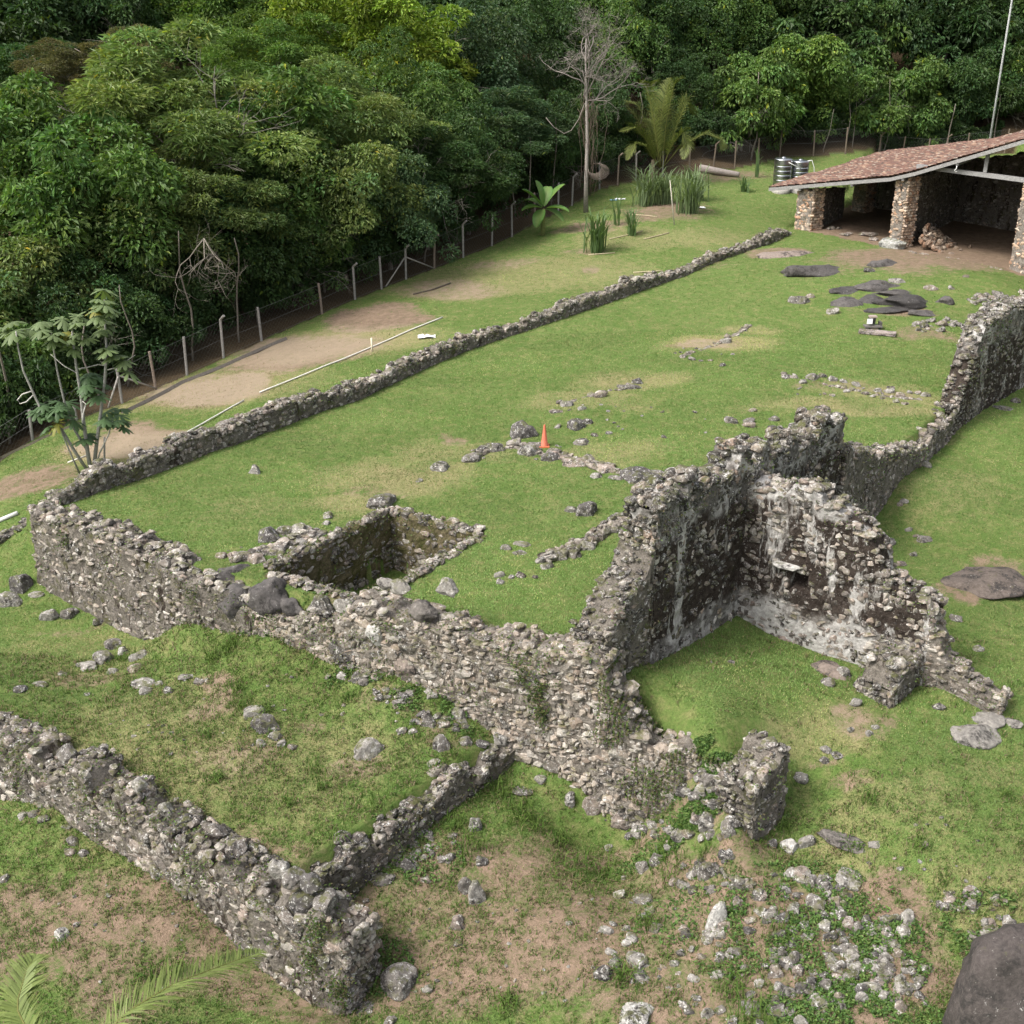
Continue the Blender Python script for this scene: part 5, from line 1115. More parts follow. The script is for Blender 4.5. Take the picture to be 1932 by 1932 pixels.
L_ = [
 # the raised lawn
 (480, 892, 30, 22, 'l', 'single pale stone alone on the left part of the raised lawn'),
 (834, 884, 42, 26, 'l', 'pale cube-like stone ending the broken stone row left of the cone'),
 (790, 908, 14, 8, 'l', 'tiny pale stone left of the pale cube-like stone'),
 (890, 866, 56, 22, 'g', 'low flat slab in the stone row between the cube-like stone and the cone'),
 (934, 848, 46, 26, 'd', 'dark rounded stone in the row left of the cone'),
 (970, 838, 30, 16, 'l', 'small pale stone at the corner of the rows behind the dark block'),
 (1000, 855, 44, 30, 'l', 'white-faced stone just below the traffic cone'),
 (1012, 840, 40, 16, 'g', 'grey stone touching the traffic cone base'),
 (1040, 866, 42, 22, 'd', 'dark grey stone first right of the cone in the lower row'),
 (1092, 872, 70, 24, 't', 'long brown grooved slab in the row right of the cone'),
 (1142, 886, 54, 24, 't', 'second brown slab in the row right of the cone'),
 (1207, 903, 74, 40, 'd', 'big dark rock closing the row beside the ruin wall'),
 (1126, 900, 24, 10, 'l', 'small pale flake before the second brown slab'),
 (1160, 903, 30, 12, 'g', 'grey flake left of the big dark rock by the ruin'),
 (1240, 895, 40, 18, 'g', 'grey stone between the big dark rock and ruin wall'),
 (1272, 890, 34, 22, 'd', 'upright knob stone standing at the ruin wall top'),
 (985, 822, 74, 44, 'd', 'dark masonry block with pale edges left of the traffic cone'),
 (1090, 806, 40, 28, 'd', 'dark stone with rusty side right of the cone'),
 (1108, 798, 22, 16, 'g', 'grey knob behind the dark rusty-sided stone'),
 (1052, 806, 16, 8, 'l', 'small pale stone between the cone and the dark rusty-sided stone'),
 (1068, 764, 26, 12, 'l', 'pale flat stone beyond the rusty-sided stone'),
 (1098, 771, 18, 8, 'l', 'small light stone right of the pale flat one beyond the cone'),
 (1050, 776, 30, 8, 'p', 'flush pinkish stone patch beyond the dark block'),
 (1100, 836, 36, 18, 'g', 'rough grey stone right below the rusty-sided stone'),
 (1122, 822, 16, 8, 'p', 'tiny pinkish stone trailing right of the rough grey one'),
 (1150, 818, 14, 7, 'l', 'tiny light stone on the lawn far right of the cone'),
 (1186, 731, 50, 16, 'g', 'flat grey slab pair on the lawn ridge beyond the cone'),
 (1203, 722, 22, 14, 'd', 'dark small stone on the right end of the flat slab pair'),
 (1132, 748, 26, 8, 'p', 'light scrap stones left of the flat slab pair'),
 (718, 950, 74, 38, 'g', 'large flat-topped brown-grey rock just behind the sunken tank corner'),
 (504, 1017, 58, 38, 'd', 'smooth dark egg-shaped boulder left of the sunken tank'),
 (540, 1005, 40, 24, 'g', 'rough stone right against the egg-shaped boulder'),
 (566, 1003, 44, 26, 'l', 'pale broken stone second right of the egg-shaped boulder'),
 (596, 1010, 44, 16, 'g', 'thin layered slab close to the tank rim'),
 (575, 1022, 40, 12, 'l', 'flat slab on the tank rim below the layered one'),
 (618, 975, 22, 10, 'l', 'small pale flake on the lawn above the tank rim'),
 (615, 988, 18, 8, 'l', 'second small pale flake nearer the tank rim'),
 (520, 1040, 60, 16, 'g', 'long thin slab under the egg-shaped boulder'),
 (482, 1058, 50, 30, 'p', 'tilted pale slab between the boulder and tank corner'),
 (450, 1050, 34, 16, 'g', 'low grey stone left of the tilted pale slab'),
 (418, 1050, 26, 10, 'p', 'pinkish flush stone at the lawn corner above the big boulders'),
 (1105, 968, 54, 40, 'd', 'square dark masonry block on the lawn left of ruin wall'),
 (1077, 963, 26, 20, 'l', 'pale knob stuck to the left of the square dark block'),
 (984, 1027, 34, 16, 'l', 'pale flat stone right of the sunken tank corner'),
 (955, 1035, 22, 8, 'g', 'grey sliver left of the pale flat stone by the tank'),
 (981, 1044, 28, 10, 'g', 'grey flat stone below the pale flat one by the tank'),
 (941, 1087, 22, 16, 'l', 'small pointed pale stone on the lower lawn'),
 (944, 1099, 18, 8, 'l', 'flat scrap under the small pointed pale stone'),
 (965, 1090, 14, 8, 'l', 'small round stone right of the pointed pale stone'),
 (983, 1087, 20, 10, 'p', 'pinkish stone right of the small round one on the lower lawn'),
 (1010, 1090, 12, 7, 'p', 'small orange-pink chip on the lower lawn'),
 (1030, 1070, 26, 30, 'l', 'upright pale stone ending the curved stone row'),
 (1018, 1060, 22, 18, 'l', 'rough pale stone left of the upright end stone'),
 (1056, 1052, 36, 26, 'g', 'grey rounded stone second in the curved stone row'),
 (1082, 1050, 34, 28, 'g', 'rounded stone third in the curved stone row'),
 (1106, 1034, 38, 26, 'l', 'pale flat stone in the middle of the curved stone row'),
 (1082, 1022, 30, 14, 'p', 'pinkish stone behind the middle of the curved row'),
 (1132, 1016, 36, 20, 'p', 'pinkish stone in the upper half of the curved row'),
 (1155, 1002, 32, 20, 'g', 'grey stone in the upper half of the curved row'),
 (1180, 985, 40, 20, 'p', 'wide pinkish slab near the top of the curved row'),
 (1168, 972, 30, 14, 'l', 'pale flat piece behind the wide pinkish slab'),
 (1205, 978, 34, 20, 'g', 'grey stone at the head of the curved row by the wall'),
 (1222, 955, 34, 22, 'l', 'pale stone leaning on the ruin wall at the head of the curved row'),
 (1510, 570, 44, 22, 'g', 'angular light stone standing left of the dark slabs'),
 (1528, 560, 16, 14, 'p', 'small pink stone on the right end of the angular light stone'),
 (1571, 591, 24, 12, 'l', 'small light box-shaped stone between the angular stone and floodlight'),
 (1693, 532, 34, 14, 'l', 'light flat stone above the dark slabs'),
 (1755, 545, 28, 12, 'p', 'light stone right above the dark slabs'),
 (1822, 522, 15, 12, 'p', 'round pinkish stone alone on the grass before the shed'),
 (1640, 512, 22, 20, 'd', 'dark lump between the two low dark mounds'),
 (1655, 500, 34, 10, 'l', 'pale flakes right of the dark lump'),
 (1795, 545, 14, 8, 'l', 'small light stone near the right stone scatter'),
 (1478, 705, 10, 7, 'p', 'tiny stone above the left end of the double stone row'),
 (1515, 722, 18, 11, 'l', 'pale stone in the left half of the double stone row'),
 (1532, 714, 28, 15, 'g', 'largest grey stone in the double stone row'),
 (1552, 710, 18, 11, 'l', 'pale stone just right of the largest in the double row'),
 (1571, 717, 20, 12, 'l', 'next pale stone right in the upper line of the double row'),
 (1592, 721, 16, 11, 'l', 'light stone mid upper line of the double row'),
 (1616, 727, 18, 12, 'l', 'last light stone of the upper line before the gap'),
 (1482, 713, 16, 8, 'g', 'small greyish stone at the left start of the double row'),
 (1591, 732, 16, 9, 'p', 'small pink stone in the lower line of the double row'),
 (1597, 739, 16, 8, 'l', 'light stone under the small pink one in the double row'),
 (1632, 743, 16, 9, 'p', 'pinkish stone right of the gap in the double row'),
 (1655, 738, 16, 9, 'l', 'light stone in the right half upper line of the double row'),
 (1678, 739, 20, 11, 'l', 'wider light stone in the right half upper line'),
 (1698, 746, 17, 11, 'p', 'rounded stone near the right end of the double row'),
 (1748, 746, 20, 10, 'l', 'rightmost light stone of the double row'),
 (1716, 741, 12, 7, 'l', 'small stone left of the rightmost pair in the double row'),
 (1731, 742, 14, 8, 'p', 'pinkish stone next to the rightmost light stone'),
 (1646, 748, 12, 9, 'l', 'small pale stone in the right lower line'),
 (1665, 752, 12, 9, 'p', 'small reddish stone in the right lower line'),
 (1690, 758, 16, 8, 'l', 'flat light stone in the right lower line'),
 (1708, 762, 14, 9, 'p', 'last pinkish stone of the right lower line'),
 (1379, 796, 26, 14, 'g', 'grey stone at the left of the small cluster before the tall ruin'),
 (1412, 796, 24, 16, 'g', 'dark-topped stone in the small cluster before the tall ruin'),
 (1413, 804, 26, 8, 't', 'flat brown stone below the dark-topped cluster stone'),
 (1460, 792, 20, 11, 'g', 'right-hand stone of the small cluster before the tall ruin'),
 (1420, 775, 16, 8, 'p', 'pink stone behind the small cluster'),
 (1311, 778, 10, 6, 'l', 'tiny white stone on the lawn left of the small cluster'),
 (1363, 690, 14, 8, 'g', 'small dark chip on the dry ridge'),
 (1305, 678, 16, 7, 'l', 'small light stone left of the dry ridge'),
 (1370, 645, 24, 7, 'l', 'thin light slab on the dry ridge'),
 # right lawn
 (1715, 1000, 16, 18, 'l', 'upright pale stone below the low tumbled wall remnant'),
 (1707, 946, 18, 14, 'l', 'white stone right of the tall ruin, on the right lawn'),
 (1680, 1025, 24, 18, 'l', 'light stone beside the plastered wall edge'),
 (1728, 1012, 12, 12, 'p', 'small pinkish stone left of the dark chunk on the right lawn'),
 (1743, 1018, 34, 16, 'g', 'dark chunky stone on the right lawn above the brown dome'),
 (1703, 1065, 20, 12, 't', 'brown stone at the right of the plastered wall edge'),
 (1697, 952, 12, 9, 'p', 'small rust-coloured stone on the upper right lawn'),
 (1723, 1047, 16, 14, 'l', 'small white stone right of the brown stone'),
 (1804, 1168, 28, 20, 'g', 'grey stone on the lawn below the brown dome'),
 (1895, 770, 42, 10, 'l', 'flat light slab on the grass under the standing right wall'),
 (1915, 758, 18, 9, 'l', 'small light stone right of the flat slab under the right wall'),
 (1690, 885, 16, 16, 'l', 'pointed stone below the low tumbled wall'),
 (1745, 878, 26, 24, 'l', 'leaning white stone at the foot of the low tumbled wall'),
 (1845, 1225, 20, 16, 'l', 'white round stone above the flat pale boulder'),
 (1770, 1335, 24, 20, 'l', 'lone pale stone left of the flat pale boulder'),
 (1885, 1322, 24, 20, 'g', 'grey stone above right of the flat pale boulder'),
 (1860, 1310, 30, 20, 'l', 'pale stone above the flat pale boulder'),
 (1840, 1290, 22, 16, 'l', 'small pale stone left above the flat pale boulder'),
 (1900, 1312, 22, 14, 'p', 'pinkish stone right above the flat pale boulder'),
 (1613, 1328, 24, 20, 'l', 'round pale stone left of the squat masonry stub'),
 (1560, 1290, 26, 22, 'g', 'grey stone among small rubble left of the squat stub'),
 (1590, 1275, 34, 30, 'l', 'pale stone heaped against the squat stub'),
 (1650, 1372, 16, 10, 'l', 'small stone trailing below the squat stub'),
 (1640, 1385, 16, 10, 'l', 'next small stone trailing lower below the squat stub'),
 (1605, 1378, 14, 10, 'l', 'small white stone left of the trail below the squat stub'),
 (1580, 1425, 30, 10, 'l', 'flat light stone in the scatter beyond the leaning block'),
 (1560, 1415, 24, 10, 'l', 'small light flake in the scatter beyond the leaning block'),
 (1557, 1435, 20, 8, 'g', 'grey flake below the light ones beyond the leaning block'),
 (1380, 1250, 14, 7, 'l', 'small pale stone alone on the courtyard grass'),
 (1344, 1250, 8, 6, 'w', 'tiny white stone alone on the courtyard grass'),
 (1510, 1468, 30, 26, 'l', 'white-topped stone against the right side of the leaning block'),
 (1490, 1600, 40, 30, 'w', 'bright white rounded stone below the leaning block'),
 (1522, 1592, 36, 32, 'l', 'grey-white rounded stone right of the bright white one'),
 (1455, 1595, 22, 24, 'd', 'dark stone left of the bright white rounded one'),
 (1605, 1660, 76, 34, 'l', 'long light lumpy rock right of the rubble field'),
 (1515, 1655, 50, 32, 'l', 'light rock left of the long lumpy rock'),
 (1558, 1690, 26, 34, 'l', 'upright pointed pale stone below the long lumpy rock'),
 (1540, 1708, 44, 36, 'g', 'split dark and white stone beside the upright pointed one'),
 (1712, 1735, 40, 32, 'l', 'pinkish white round stone right of the rubble field'),
 (1352, 1742, 38, 50, 'w', 'tall oval white stone standing in the brown grass'),
 (1340, 1765, 22, 26, 'l', 'small grey stone at the foot of the tall oval white one'),
 (1200, 1920, 86, 52, 'w', 'large white angular rock at the bottom edge'),
 (1205, 1815, 50, 34, 'l', 'lumpy light stone above the large white angular rock'),
 (1205, 1845, 48, 26, 'l', 'light stone directly under the lumpy one above the white angular rock'),
 (1140, 1842, 42, 34, 'g', 'grey stone left of the lumpy light pair'),
 (1288, 1895, 18, 30, 'l', 'white stone cut by rubble at right of the large white rock'),
 (1275, 1665, 26, 18, 'p', 'small pink stone high in the brown slope'),
 (1240, 1625, 30, 28, 'g', 'flat grey stone on the brown slope below the wall end'),
 (1213, 1640, 30, 32, 'g', 'rounded grey stone left of the flat grey one'),
 (1178, 1657, 14, 16, 'l', 'small white stone on the brown slope left'),
 (1168, 1692, 26, 26, 'l', 'light stone below the small white one on the brown slope'),
 (1217, 1700, 44, 30, 'g', 'wide grey stone right of the light one on the brown slope'),
 (1148, 1600, 16, 18, 'l', 'pale stone alone below the pale wall foot'),
 # below the front wall
 (697, 1420, 60, 48, 'l', 'pale angular block alone on the lower terrace grass'),
 (502, 1372, 60, 44, 'd', 'dark upright block of masonry on the lower terrace'),
 (480, 1345, 44, 30, 'l', 'white cracked slab leaning on the dark upright block'),
 (520, 1392, 30, 20, 'l', 'light stone below the dark upright block'),
 (492, 1405, 20, 20, 'l', 'rounded white stone in front of the dark upright block'),
 (530, 1404, 24, 14, 'l', 'small stone right of the rounded white one on the lower terrace'),
 (552, 1410, 20, 10, 'p', 'pinkish flake right of the lower terrace block'),
 (215, 1215, 40, 22, 'g', 'grey stone at the foot of the corner wall'),
 (92, 1165, 36, 34, 'l', 'pale rounded boulder before the corner wall'),
 (130, 1160, 40, 26, 'g', 'grey boulder right of the pale rounded one'),
 (186, 1176, 22, 18, 'g', 'small grey stone near the corner wall foot'),
 (68, 1122, 30, 12, 'l', 'flat pale stone close to the left corner boulders'),
 (40, 1108, 50, 44, 'd', 'dark pyramid-shaped rock at the left edge below the corner'),
 (14, 1135, 56, 30, 'l', 'light rock cut off by the left edge'),
 (118, 1273, 18, 22, 'g', 'upright grey stone left of the pale stone heap'),
 (165, 1258, 50, 26, 'l', 'left stone of the pale stone heap on the lower terrace'),
 (195, 1245, 46, 30, 'l', 'central stone of the pale stone heap on the lower terrace'),
 (232, 1232, 30, 22, 'w', 'whitest stone atop the pale stone heap'),
 (262, 1240, 40, 28, 'l', 'right stone of the pale stone heap'),
 (258, 1262, 34, 20, 'p', 'pinkish stone below the pale stone heap'),
 (212, 1268, 22, 14, 'l', 'small stone below the pale stone heap'),
 (275, 1290, 56, 26, 'l', 'long pointed light stone below the pale heap'),
 (352, 1276, 34, 14, 'l', 'flat light stone right of the long pointed one'),
 (375, 1288, 20, 10, 'g', 'small grey flat stone right of the flat light one'),
 (320, 1305, 22, 12, 'g', 'small grey stone among the soil patch'),
 (302, 1290, 16, 9, 'l', 'small light pebble stone beside the long pointed one'),
 (278, 1305, 26, 12, 'l', 'light stone just under the long pointed one'),
 (75, 1292, 32, 14, 'g', 'grey slab half buried at the left of the lower terrace'),
 (40, 1302, 26, 12, 'd', 'dark slab half buried beside the grey one'),
 (120, 1765, 34, 28, 'w', 'bright block-shaped stone alone in the lower left grass'),
 (206, 1690, 12, 12, 'l', 'small pale stone alone outside the low terrace wall'),
 (45, 1540, 22, 26, 'l', 'first pale stone of the trio outside the low wall'),
 (66, 1535, 22, 26, 'g', 'middle stone of the trio outside the low wall'),
 (84, 1546, 24, 22, 'g', 'last grey stone of the trio outside the low wall'),
 (82, 1520, 20, 16, 'l', 'stone above the trio outside the low wall'),
 (132, 1540, 18, 16, 'l', 'pale stone by the low wall foot right of the trio'),
 (126, 1560, 18, 22, 'l', 'pale stone standing under the one by the wall foot'),
 (132, 1610, 24, 34, 'p', 'tall pinkish stone in the grass below the trio'),
 (156, 1610, 22, 20, 'g', 'grey stone right of the tall pinkish one'),
 (138, 1588, 24, 14, 'g', 'low grey stone above the tall pinkish one'),
 (8, 1660, 20, 34, 'g', 'grey stone cut by the left edge beneath the low wall'),
 # lower slope under the short wall
 (896, 1560, 28, 38, 'l', 'stacked pale stone right of the short tilted-stone wall'),
 (908, 1625, 26, 46, 'g', 'tall grey stone standing in the grassy hollow'),
 (845, 1620, 26, 20, 'g', 'grey stone left of the tall one in the grassy hollow'),
 (770, 1640, 30, 30, 'd', 'dark stone below the short tilted-stone wall'),
 (718, 1660, 44, 24, 'g', 'low flat grey stone at the lower end of the short wall'),
 (805, 1660, 24, 24, 'p', 'pinkish stone in the grass below the short wall'),
 (900, 1700, 34, 50, 'l', 'pair-topped pale boulder in the lower hollow'),
 (880, 1680, 34, 40, 'g', 'grey slab leaning on the pale boulder of the lower hollow'),
 (862, 1745, 38, 34, 'p', 'rounded half-buried pinkish rock below the lower hollow'),
 (690, 1700, 14, 24, 'p', 'small upright pinkish stone right of the low wall end'),
 (760, 1855, 80, 70, 'g', 'broad half-buried grey rock right of the low wall end'),
 (806, 1868, 24, 44, 'l', 'pale upright rock beside the broad half-buried one'),
 (718, 1780, 44, 20, 't', 'flat reddish stone on the right of the low wall end'),
 (690, 1905, 50, 22, 'g', 'pale slab under the low wall end near the bottom edge'),
 (735, 1930, 30, 24, 'g', 'grey stone at the bottom edge right of the low wall'),
 (865, 1900-120, 20, 12, 'g', 'small grey stone in the brown grass'),
 (1020, 1470, 34, 18, 'l', 'pale long stone between the two walls meeting at the hollow'),
 (985, 1490, 40, 18, 'g', 'grey tilted slab beyond the end of the short wall'),
 (1140, 1440-25, 30, 26, 'l', 'light stone at the pale wall foot'),
 (946, 1405, 34, 32, 'l', 'white stone at the pale wall foot above the short wall'),
 (910, 1405, 26, 24, 'd', 'dark stone at the pale wall foot above the short wall'),
 (878, 1400, 24, 24, 'g', 'grey stone left of the dark one at the pale wall foot'),
 (832, 1410, 34, 36, 'g', 'rounded grey stone on the soil below the pale wall'),
 (818, 1440, 26, 14, 'l', 'flat light stone below the rounded grey one'),
 (779, 1380, 18, 34, 'l', 'upright white stone on the soil below the pale wall'),
 (757, 1380, 24, 20, 'l', 'pinkish white stone left of the upright white one'),
 (806, 1362, 34, 30, 'g', 'grey stone behind the upright white one'),
 (1075, 1510, 30, 30, 'l', 'round stone at the foot of the pale wall end'),
 (1125, 1518, 50, 44, 'p', 'large rounded pinkish rock at the foot of the pale wall end'),
 (1175, 1550, 44, 34, 'p', 'pale pink block under the pale wall end'),
]
for q in L_:
    u, v, w_, h_, sh, lb = q
    stone(u, v, w_*1.05, h_*1.05, sh, lb, name='boulder' if w_ > 55 else 'stone', cat='boulder' if w_ > 55 else 'stone')
# large rocks
for (u, v, w_, h_, sh, lb, asp, rot) in (
 (1550, 512, 160, 40, 'd', 'long low dark rock mound on the lawn before the shed', .42, .15),
 (1484, 482, 122, 26, 't', 'flat brown bedrock patch at the end of the dry stone wall', .5, 0),
 (1668, 500, 66, 32, 'd', 'dark cracked rock right of the long low dark mound', .6, .2),
 (1648, 540, 110, 30, 'd', 'uppermost dark slab of the cracked rock group', .55, -.1),
 (1600, 572, 80, 26, 'd', 'leftmost dark slab of the cracked rock group', .6, 0),
 (1600, 548, 70, 18, 'k', 'thin black slab behind the leftmost dark slab', .6, .3),
 (1690, 552, 90, 20, 'd', 'flat cracked slab between the uppermost and largest dark slabs', .6, 0),
 (1670, 584, 90, 18, 'k', 'flat black slab along the lower edge of the cracked rock group', .5, -.1),
 (1645, 566, 60, 24, 'k', 'small black slab in the middle of the cracked rock group', .7, 0),
 (1712, 568, 125, 38, 'k', 'largest blackish dome of the cracked rock group', .6, .1),
 (1742, 590, 66, 18, 'd', 'lowest dark slab of the cracked rock group', .5, 0),
 (1785, 568, 48, 26, 'd', 'rightmost dark rock of the cracked rock group', .7, .3),
 (1856, 1096, 180, 74, 'b', 'broad dark brown bare rock dome in the right lawn', .72, 0),
 (1598, 1588, 104, 38, 'g', 'flat grey slab flush with the grass on the right lawn', .4, -.5),
 (1652, 1592, 30, 16, 'l', 'small slab at the right tip of the flat grey slab', .6, 0),
 (1838, 1385, 110, 56, 'l', 'large flat pale boulder below the plastered wall remnant', .6, .1),
 (1862, 1355, 70, 40, 'l', 'upper pale shelf leaning on the large flat pale boulder', .7, -.2),
 (1905, 1362, 50, 22, 'l', 'pale sliver right of the large flat pale boulder', .5, -.6),
 (1560, 1265, 90, 46, 't', 'smooth brown-grey outcrop at the foot of the plastered wall', .6, -.5),
 (1482, 1205, 50, 24, 't', 'low brown outcrop nearer the courtyard corner', .5, -.4),
 (1480, 480, 0, 0, 'd', '', 0, 0)):
    if w_: stone(u, v, w_, h_, sh, lb, name='boulder', cat='boulder', asp=asp, rot=rot, dome=True)
def rock_at(c, sc, sh, label, dome=True, rot=0., name='boulder', seed=0):
    m = (DOMES if dome else ROCKS)[seed % 4]; o = link(name, m, None, c, (0, 0, rot), sc); o.color = (*SHADE[sh], 1); return tag(o, label, 'boulder')
q = PP(498, 1125, FL); rock_at((q[0]+.1, q[1]+.5, -.55), (.72, .6, .85), 'd', 'big smooth dark boulder with a pale side, set in the wall at the tank corner', rot=.3, seed=1)
q = PP(440, 1120, FL); rock_at((q[0], q[1]+.35, -.75), (.68, .5, .6), 'd', 'two-toned grey boulder left of the big smooth dark one', rot=-.2, seed=2)
rock_at((q[0]-.2, q[1]+1.3, -.3), (.75, .45, .45), 'd', 'dark flat-topped boulder behind the two-toned grey one', rot=.3, seed=3)
for k, (u, v, s, sh, lb) in enumerate(((545, 1165, .55, 'd', 'dark stone capping the pale wall next to the big smooth boulder'), (600, 1160, .55, 'g', 'grey capstone second from the big smooth boulder'), (650, 1160, .5, 'l', 'light capstone below the tank front corner'), (725, 1118, .3, 'l', 'small white stone on the heap by the tank'), (752, 1126, .38, 'l', 'pointed pale stone on the heap by the tank'), (841, 1125, .42, 'l', 'tall pale stone standing on the broad wall top'), (795, 1172, .5, 'g', 'round grey boulder bedded in the wall top below the tall pale stone'), (711, 1200, .5, 'w', 'large white slab set in the wall face under the tank'), (650, 1232, .62, 'g', 'large smooth grey slab low in the pale wall face'), (765, 1262, .5, 'p', 'large pinkish rock at the pale wall foot'), (1000, 1275, .42, 'g', 'twin grey block in the pale wall near the creeper'), (915, 1240, .4, 'l', 'light rock on the wall top left of the creeper'), (1030, 1335, .36, 't', 'rusty brown slab in the pale wall face'))):
    q = PP(u, v, FL); g_ = 0.12 if 'face' in lb or 'foot' in lb or 'block' in lb else .5
    rock_at((q[0], q[1]+(g_ if g_ > .2 else .08), q[2]+.05), (s, s*.55, s*(.85 if g_ < .2 else .7)), sh, lb, dome=(k % 3 == 0), rot=-.45, seed=k, name='stone')
# boulders at the end of the low terrace wall
for k, (u, v, s, sh, lb) in enumerate(((575, 1700, .45, 'd', 'dark lichened boulder on the low wall left of its broken end'), (590, 1735, .5, 'd', 'second dark boulder at the broken end of the low wall'), (615, 1700, .42, 'g', 'white-veined boulder on top of the low wall end'), (640, 1790, .75, 'd', 'biggest sloping dark boulder at the low wall end'), (650, 1870, .62, 'g', 'smooth grey boulder near the bottom of the low wall end'), (605, 1880, .5, 'd', 'dark boulder left of the smooth grey one at the low wall end'), (553, 1652, .36, 'g', 'rounded stone on the inner edge of the low wall'), (525, 1635, .34, 'l', 'pale flat stone on the inner edge of the low wall'), (585, 1665, .34, 'd', 'dark stone last on the inner edge of the low wall'), (310, 1530, .36, 'l', 'long light stone on the low wall crest'), (345, 1550, .34, 'd', 'dark cube on the low wall crest'), (100, 1440, .42, 'g', 'grey block on the low wall near the left edge'), (130, 1420, .4, 'g', 'flat grey block right above the other on the low wall'), (45, 1428, .34, 'g', 'rounded grey stone on the low wall at the far left'), (160, 1455, .38, 'g', 'grey slab stone on the low wall right of the flat block'), (262, 1478, .28, 'l', 'white pointed stone on the low wall inner edge'))):
    q = PP(u, v, off(LL, .5 if k < 9 else .55)); rock_at((q[0], q[1], q[2]-.05), (s, s*.8, s*.75), sh, lb, dome=False, rot=k*.7, seed=k)
# huge dark slab in the bottom right corner
b = onground(1890, 1925); V, F = rocktpl(4, 377, .62, 10, .62); V = V*(1+.03*fbm(V[:, 0]*7, V[:, 1]*7, V[:, 2]*7, 3, 3))[:, None]; o = link('boulder', mesh('boulder', V, F, M_BOULDER, np.ones((len(V), 3)), smooth=True), None, (b[0]+.85, b[1]+.1, b[2]+.35), (0.0, .15, .2), (2.5, 2.4, 2.3)); o.color = (.07, .06, .056, 1)
tag(o, 'huge smooth dark boulder in the bottom right corner', 'boulder')
# rubble fields: many look-alikes
def field(cells, n, sz, label, group, seed):
    r = np.random.default_rng(seed); tot = sum(c[4] for c in cells)
    for (u, v, ru, rv, wgt) in cells:
        for k in range(int(round(n*wgt/tot))):
            a = r.uniform(0, 6.28); q = math.sqrt(r.random()); s = r.uniform(*sz)*(1.5 if r.random() < .12 else 1)
            stone(u+ru*q*math.cos(a), v+rv*q*math.sin(a), s, s*r.uniform(.6, .95), r.choice(list('llggdp')), label, group)
field([(1500, 1700, 110, 60, 3), (1350, 1650, 70, 40, 2), (1650, 1780, 80, 50, 3), (1560, 1830, 120, 70, 5), (1400, 1800, 90, 60, 2), (1700, 1860, 60, 60, 3), (1830, 1700, 60, 24, 2), (1880, 1770, 50, 40, 2), (1250, 1780, 120, 80, 1.5), (1450, 1900, 160, 40, 2)], 420, (8, 34), 'lichened stone half sunk in the rubble field of the lower right corner', 'stones of the lower right rubble field', 1)
field([(680, 1270, 70, 20, 1), (760, 1310, 60, 24, 1), (840, 1360, 60, 20, 1)], 70, (7, 24), 'small stone in the weedy rubble along the foot of the pale wall', 'rubble stones at the pale wall foot', 2)
field([(760, 1600, 60, 30, 1), (830, 1600, 50, 30, 1), (760, 1640, 70, 30, 1)], 50, (7, 24), 'small stone on the slope just under the short tilted-stone wall', 'stones below the short wall', 3)
field([(1360, 1500, 80, 34, 1), (1250, 1470, 40, 24, .5), (1320, 1560, 80, 24, .7), (1230, 1580, 60, 24, .4), (1330, 1470, 70, 20, .8)], 130, (7, 30), 'stone poking out of the creeper-covered heap left of the leaning block', 'stones on the creeper-covered heap', 4)
field([(1770, 615, 60, 14, 1), (1870, 565, 45, 14, 1)], 60, (5, 20), 'small grey stone in the scatter between the cracked rock group and the right edge', 'small stone scatter by the dark rocks', 5)
field([(1100, 1800, 500, 110, 1), (300, 1750, 280, 120, .4), (450, 1350, 330, 90, .6), (1750, 1650, 150, 120, .3)], 160, (4, 11), 'small stone lying in the rough grass', 'small stones in the rough grass', 8)
field([(640, 1020, 20, 10, .2), (1150, 780, 100, 30, 1), (1330, 665, 60, 18, .8), (1620, 738, 140, 12, 1), (1000, 850, 130, 20, 1), (1240, 830, 120, 60, .4), (490, 1040, 70, 14, 1)], 70, (4, 10), 'small stone lying on the raised lawn', 'small stones on the raised lawn', 9)
flush()
r = np.random.default_rng(6)
for k in range(20):
    s = 10.8+k*.36; q = W(s, -.75+r.normal()*.12-.03*abs(k-10), 2.08); rr = r.uniform(.13, .24); m = ROCKS[k % 9]; o = link('stone', m, None, q, (0, 0, r.uniform(0, 6)), (rr*1.3, rr, rr*.8)); o.color = (*[float(z) for z in np.array(SHADE['p'])*r.uniform(.8, 1.25)], 1); tag(o, 'pinkish kerb stone in the line between the middle and right shed pillars', 'stone', 'kerb stones along the shed floor')
for k in range(9):
    s = r.uniform(2.2, 7); q = W(s, r.uniform(.4, 2.5), 2.08); rr = r.uniform(.15, .35); o = link('stone', ROCKS[k], None, q, (0, 0, r.uniform(0, 6)), (rr*1.5, rr, rr*.45)); o.color = (*SHADE['p'], 1); tag(o, 'flat stone on the earth floor of the shed left of the middle pillar', 'stone', 'flat stones on the shed floor')
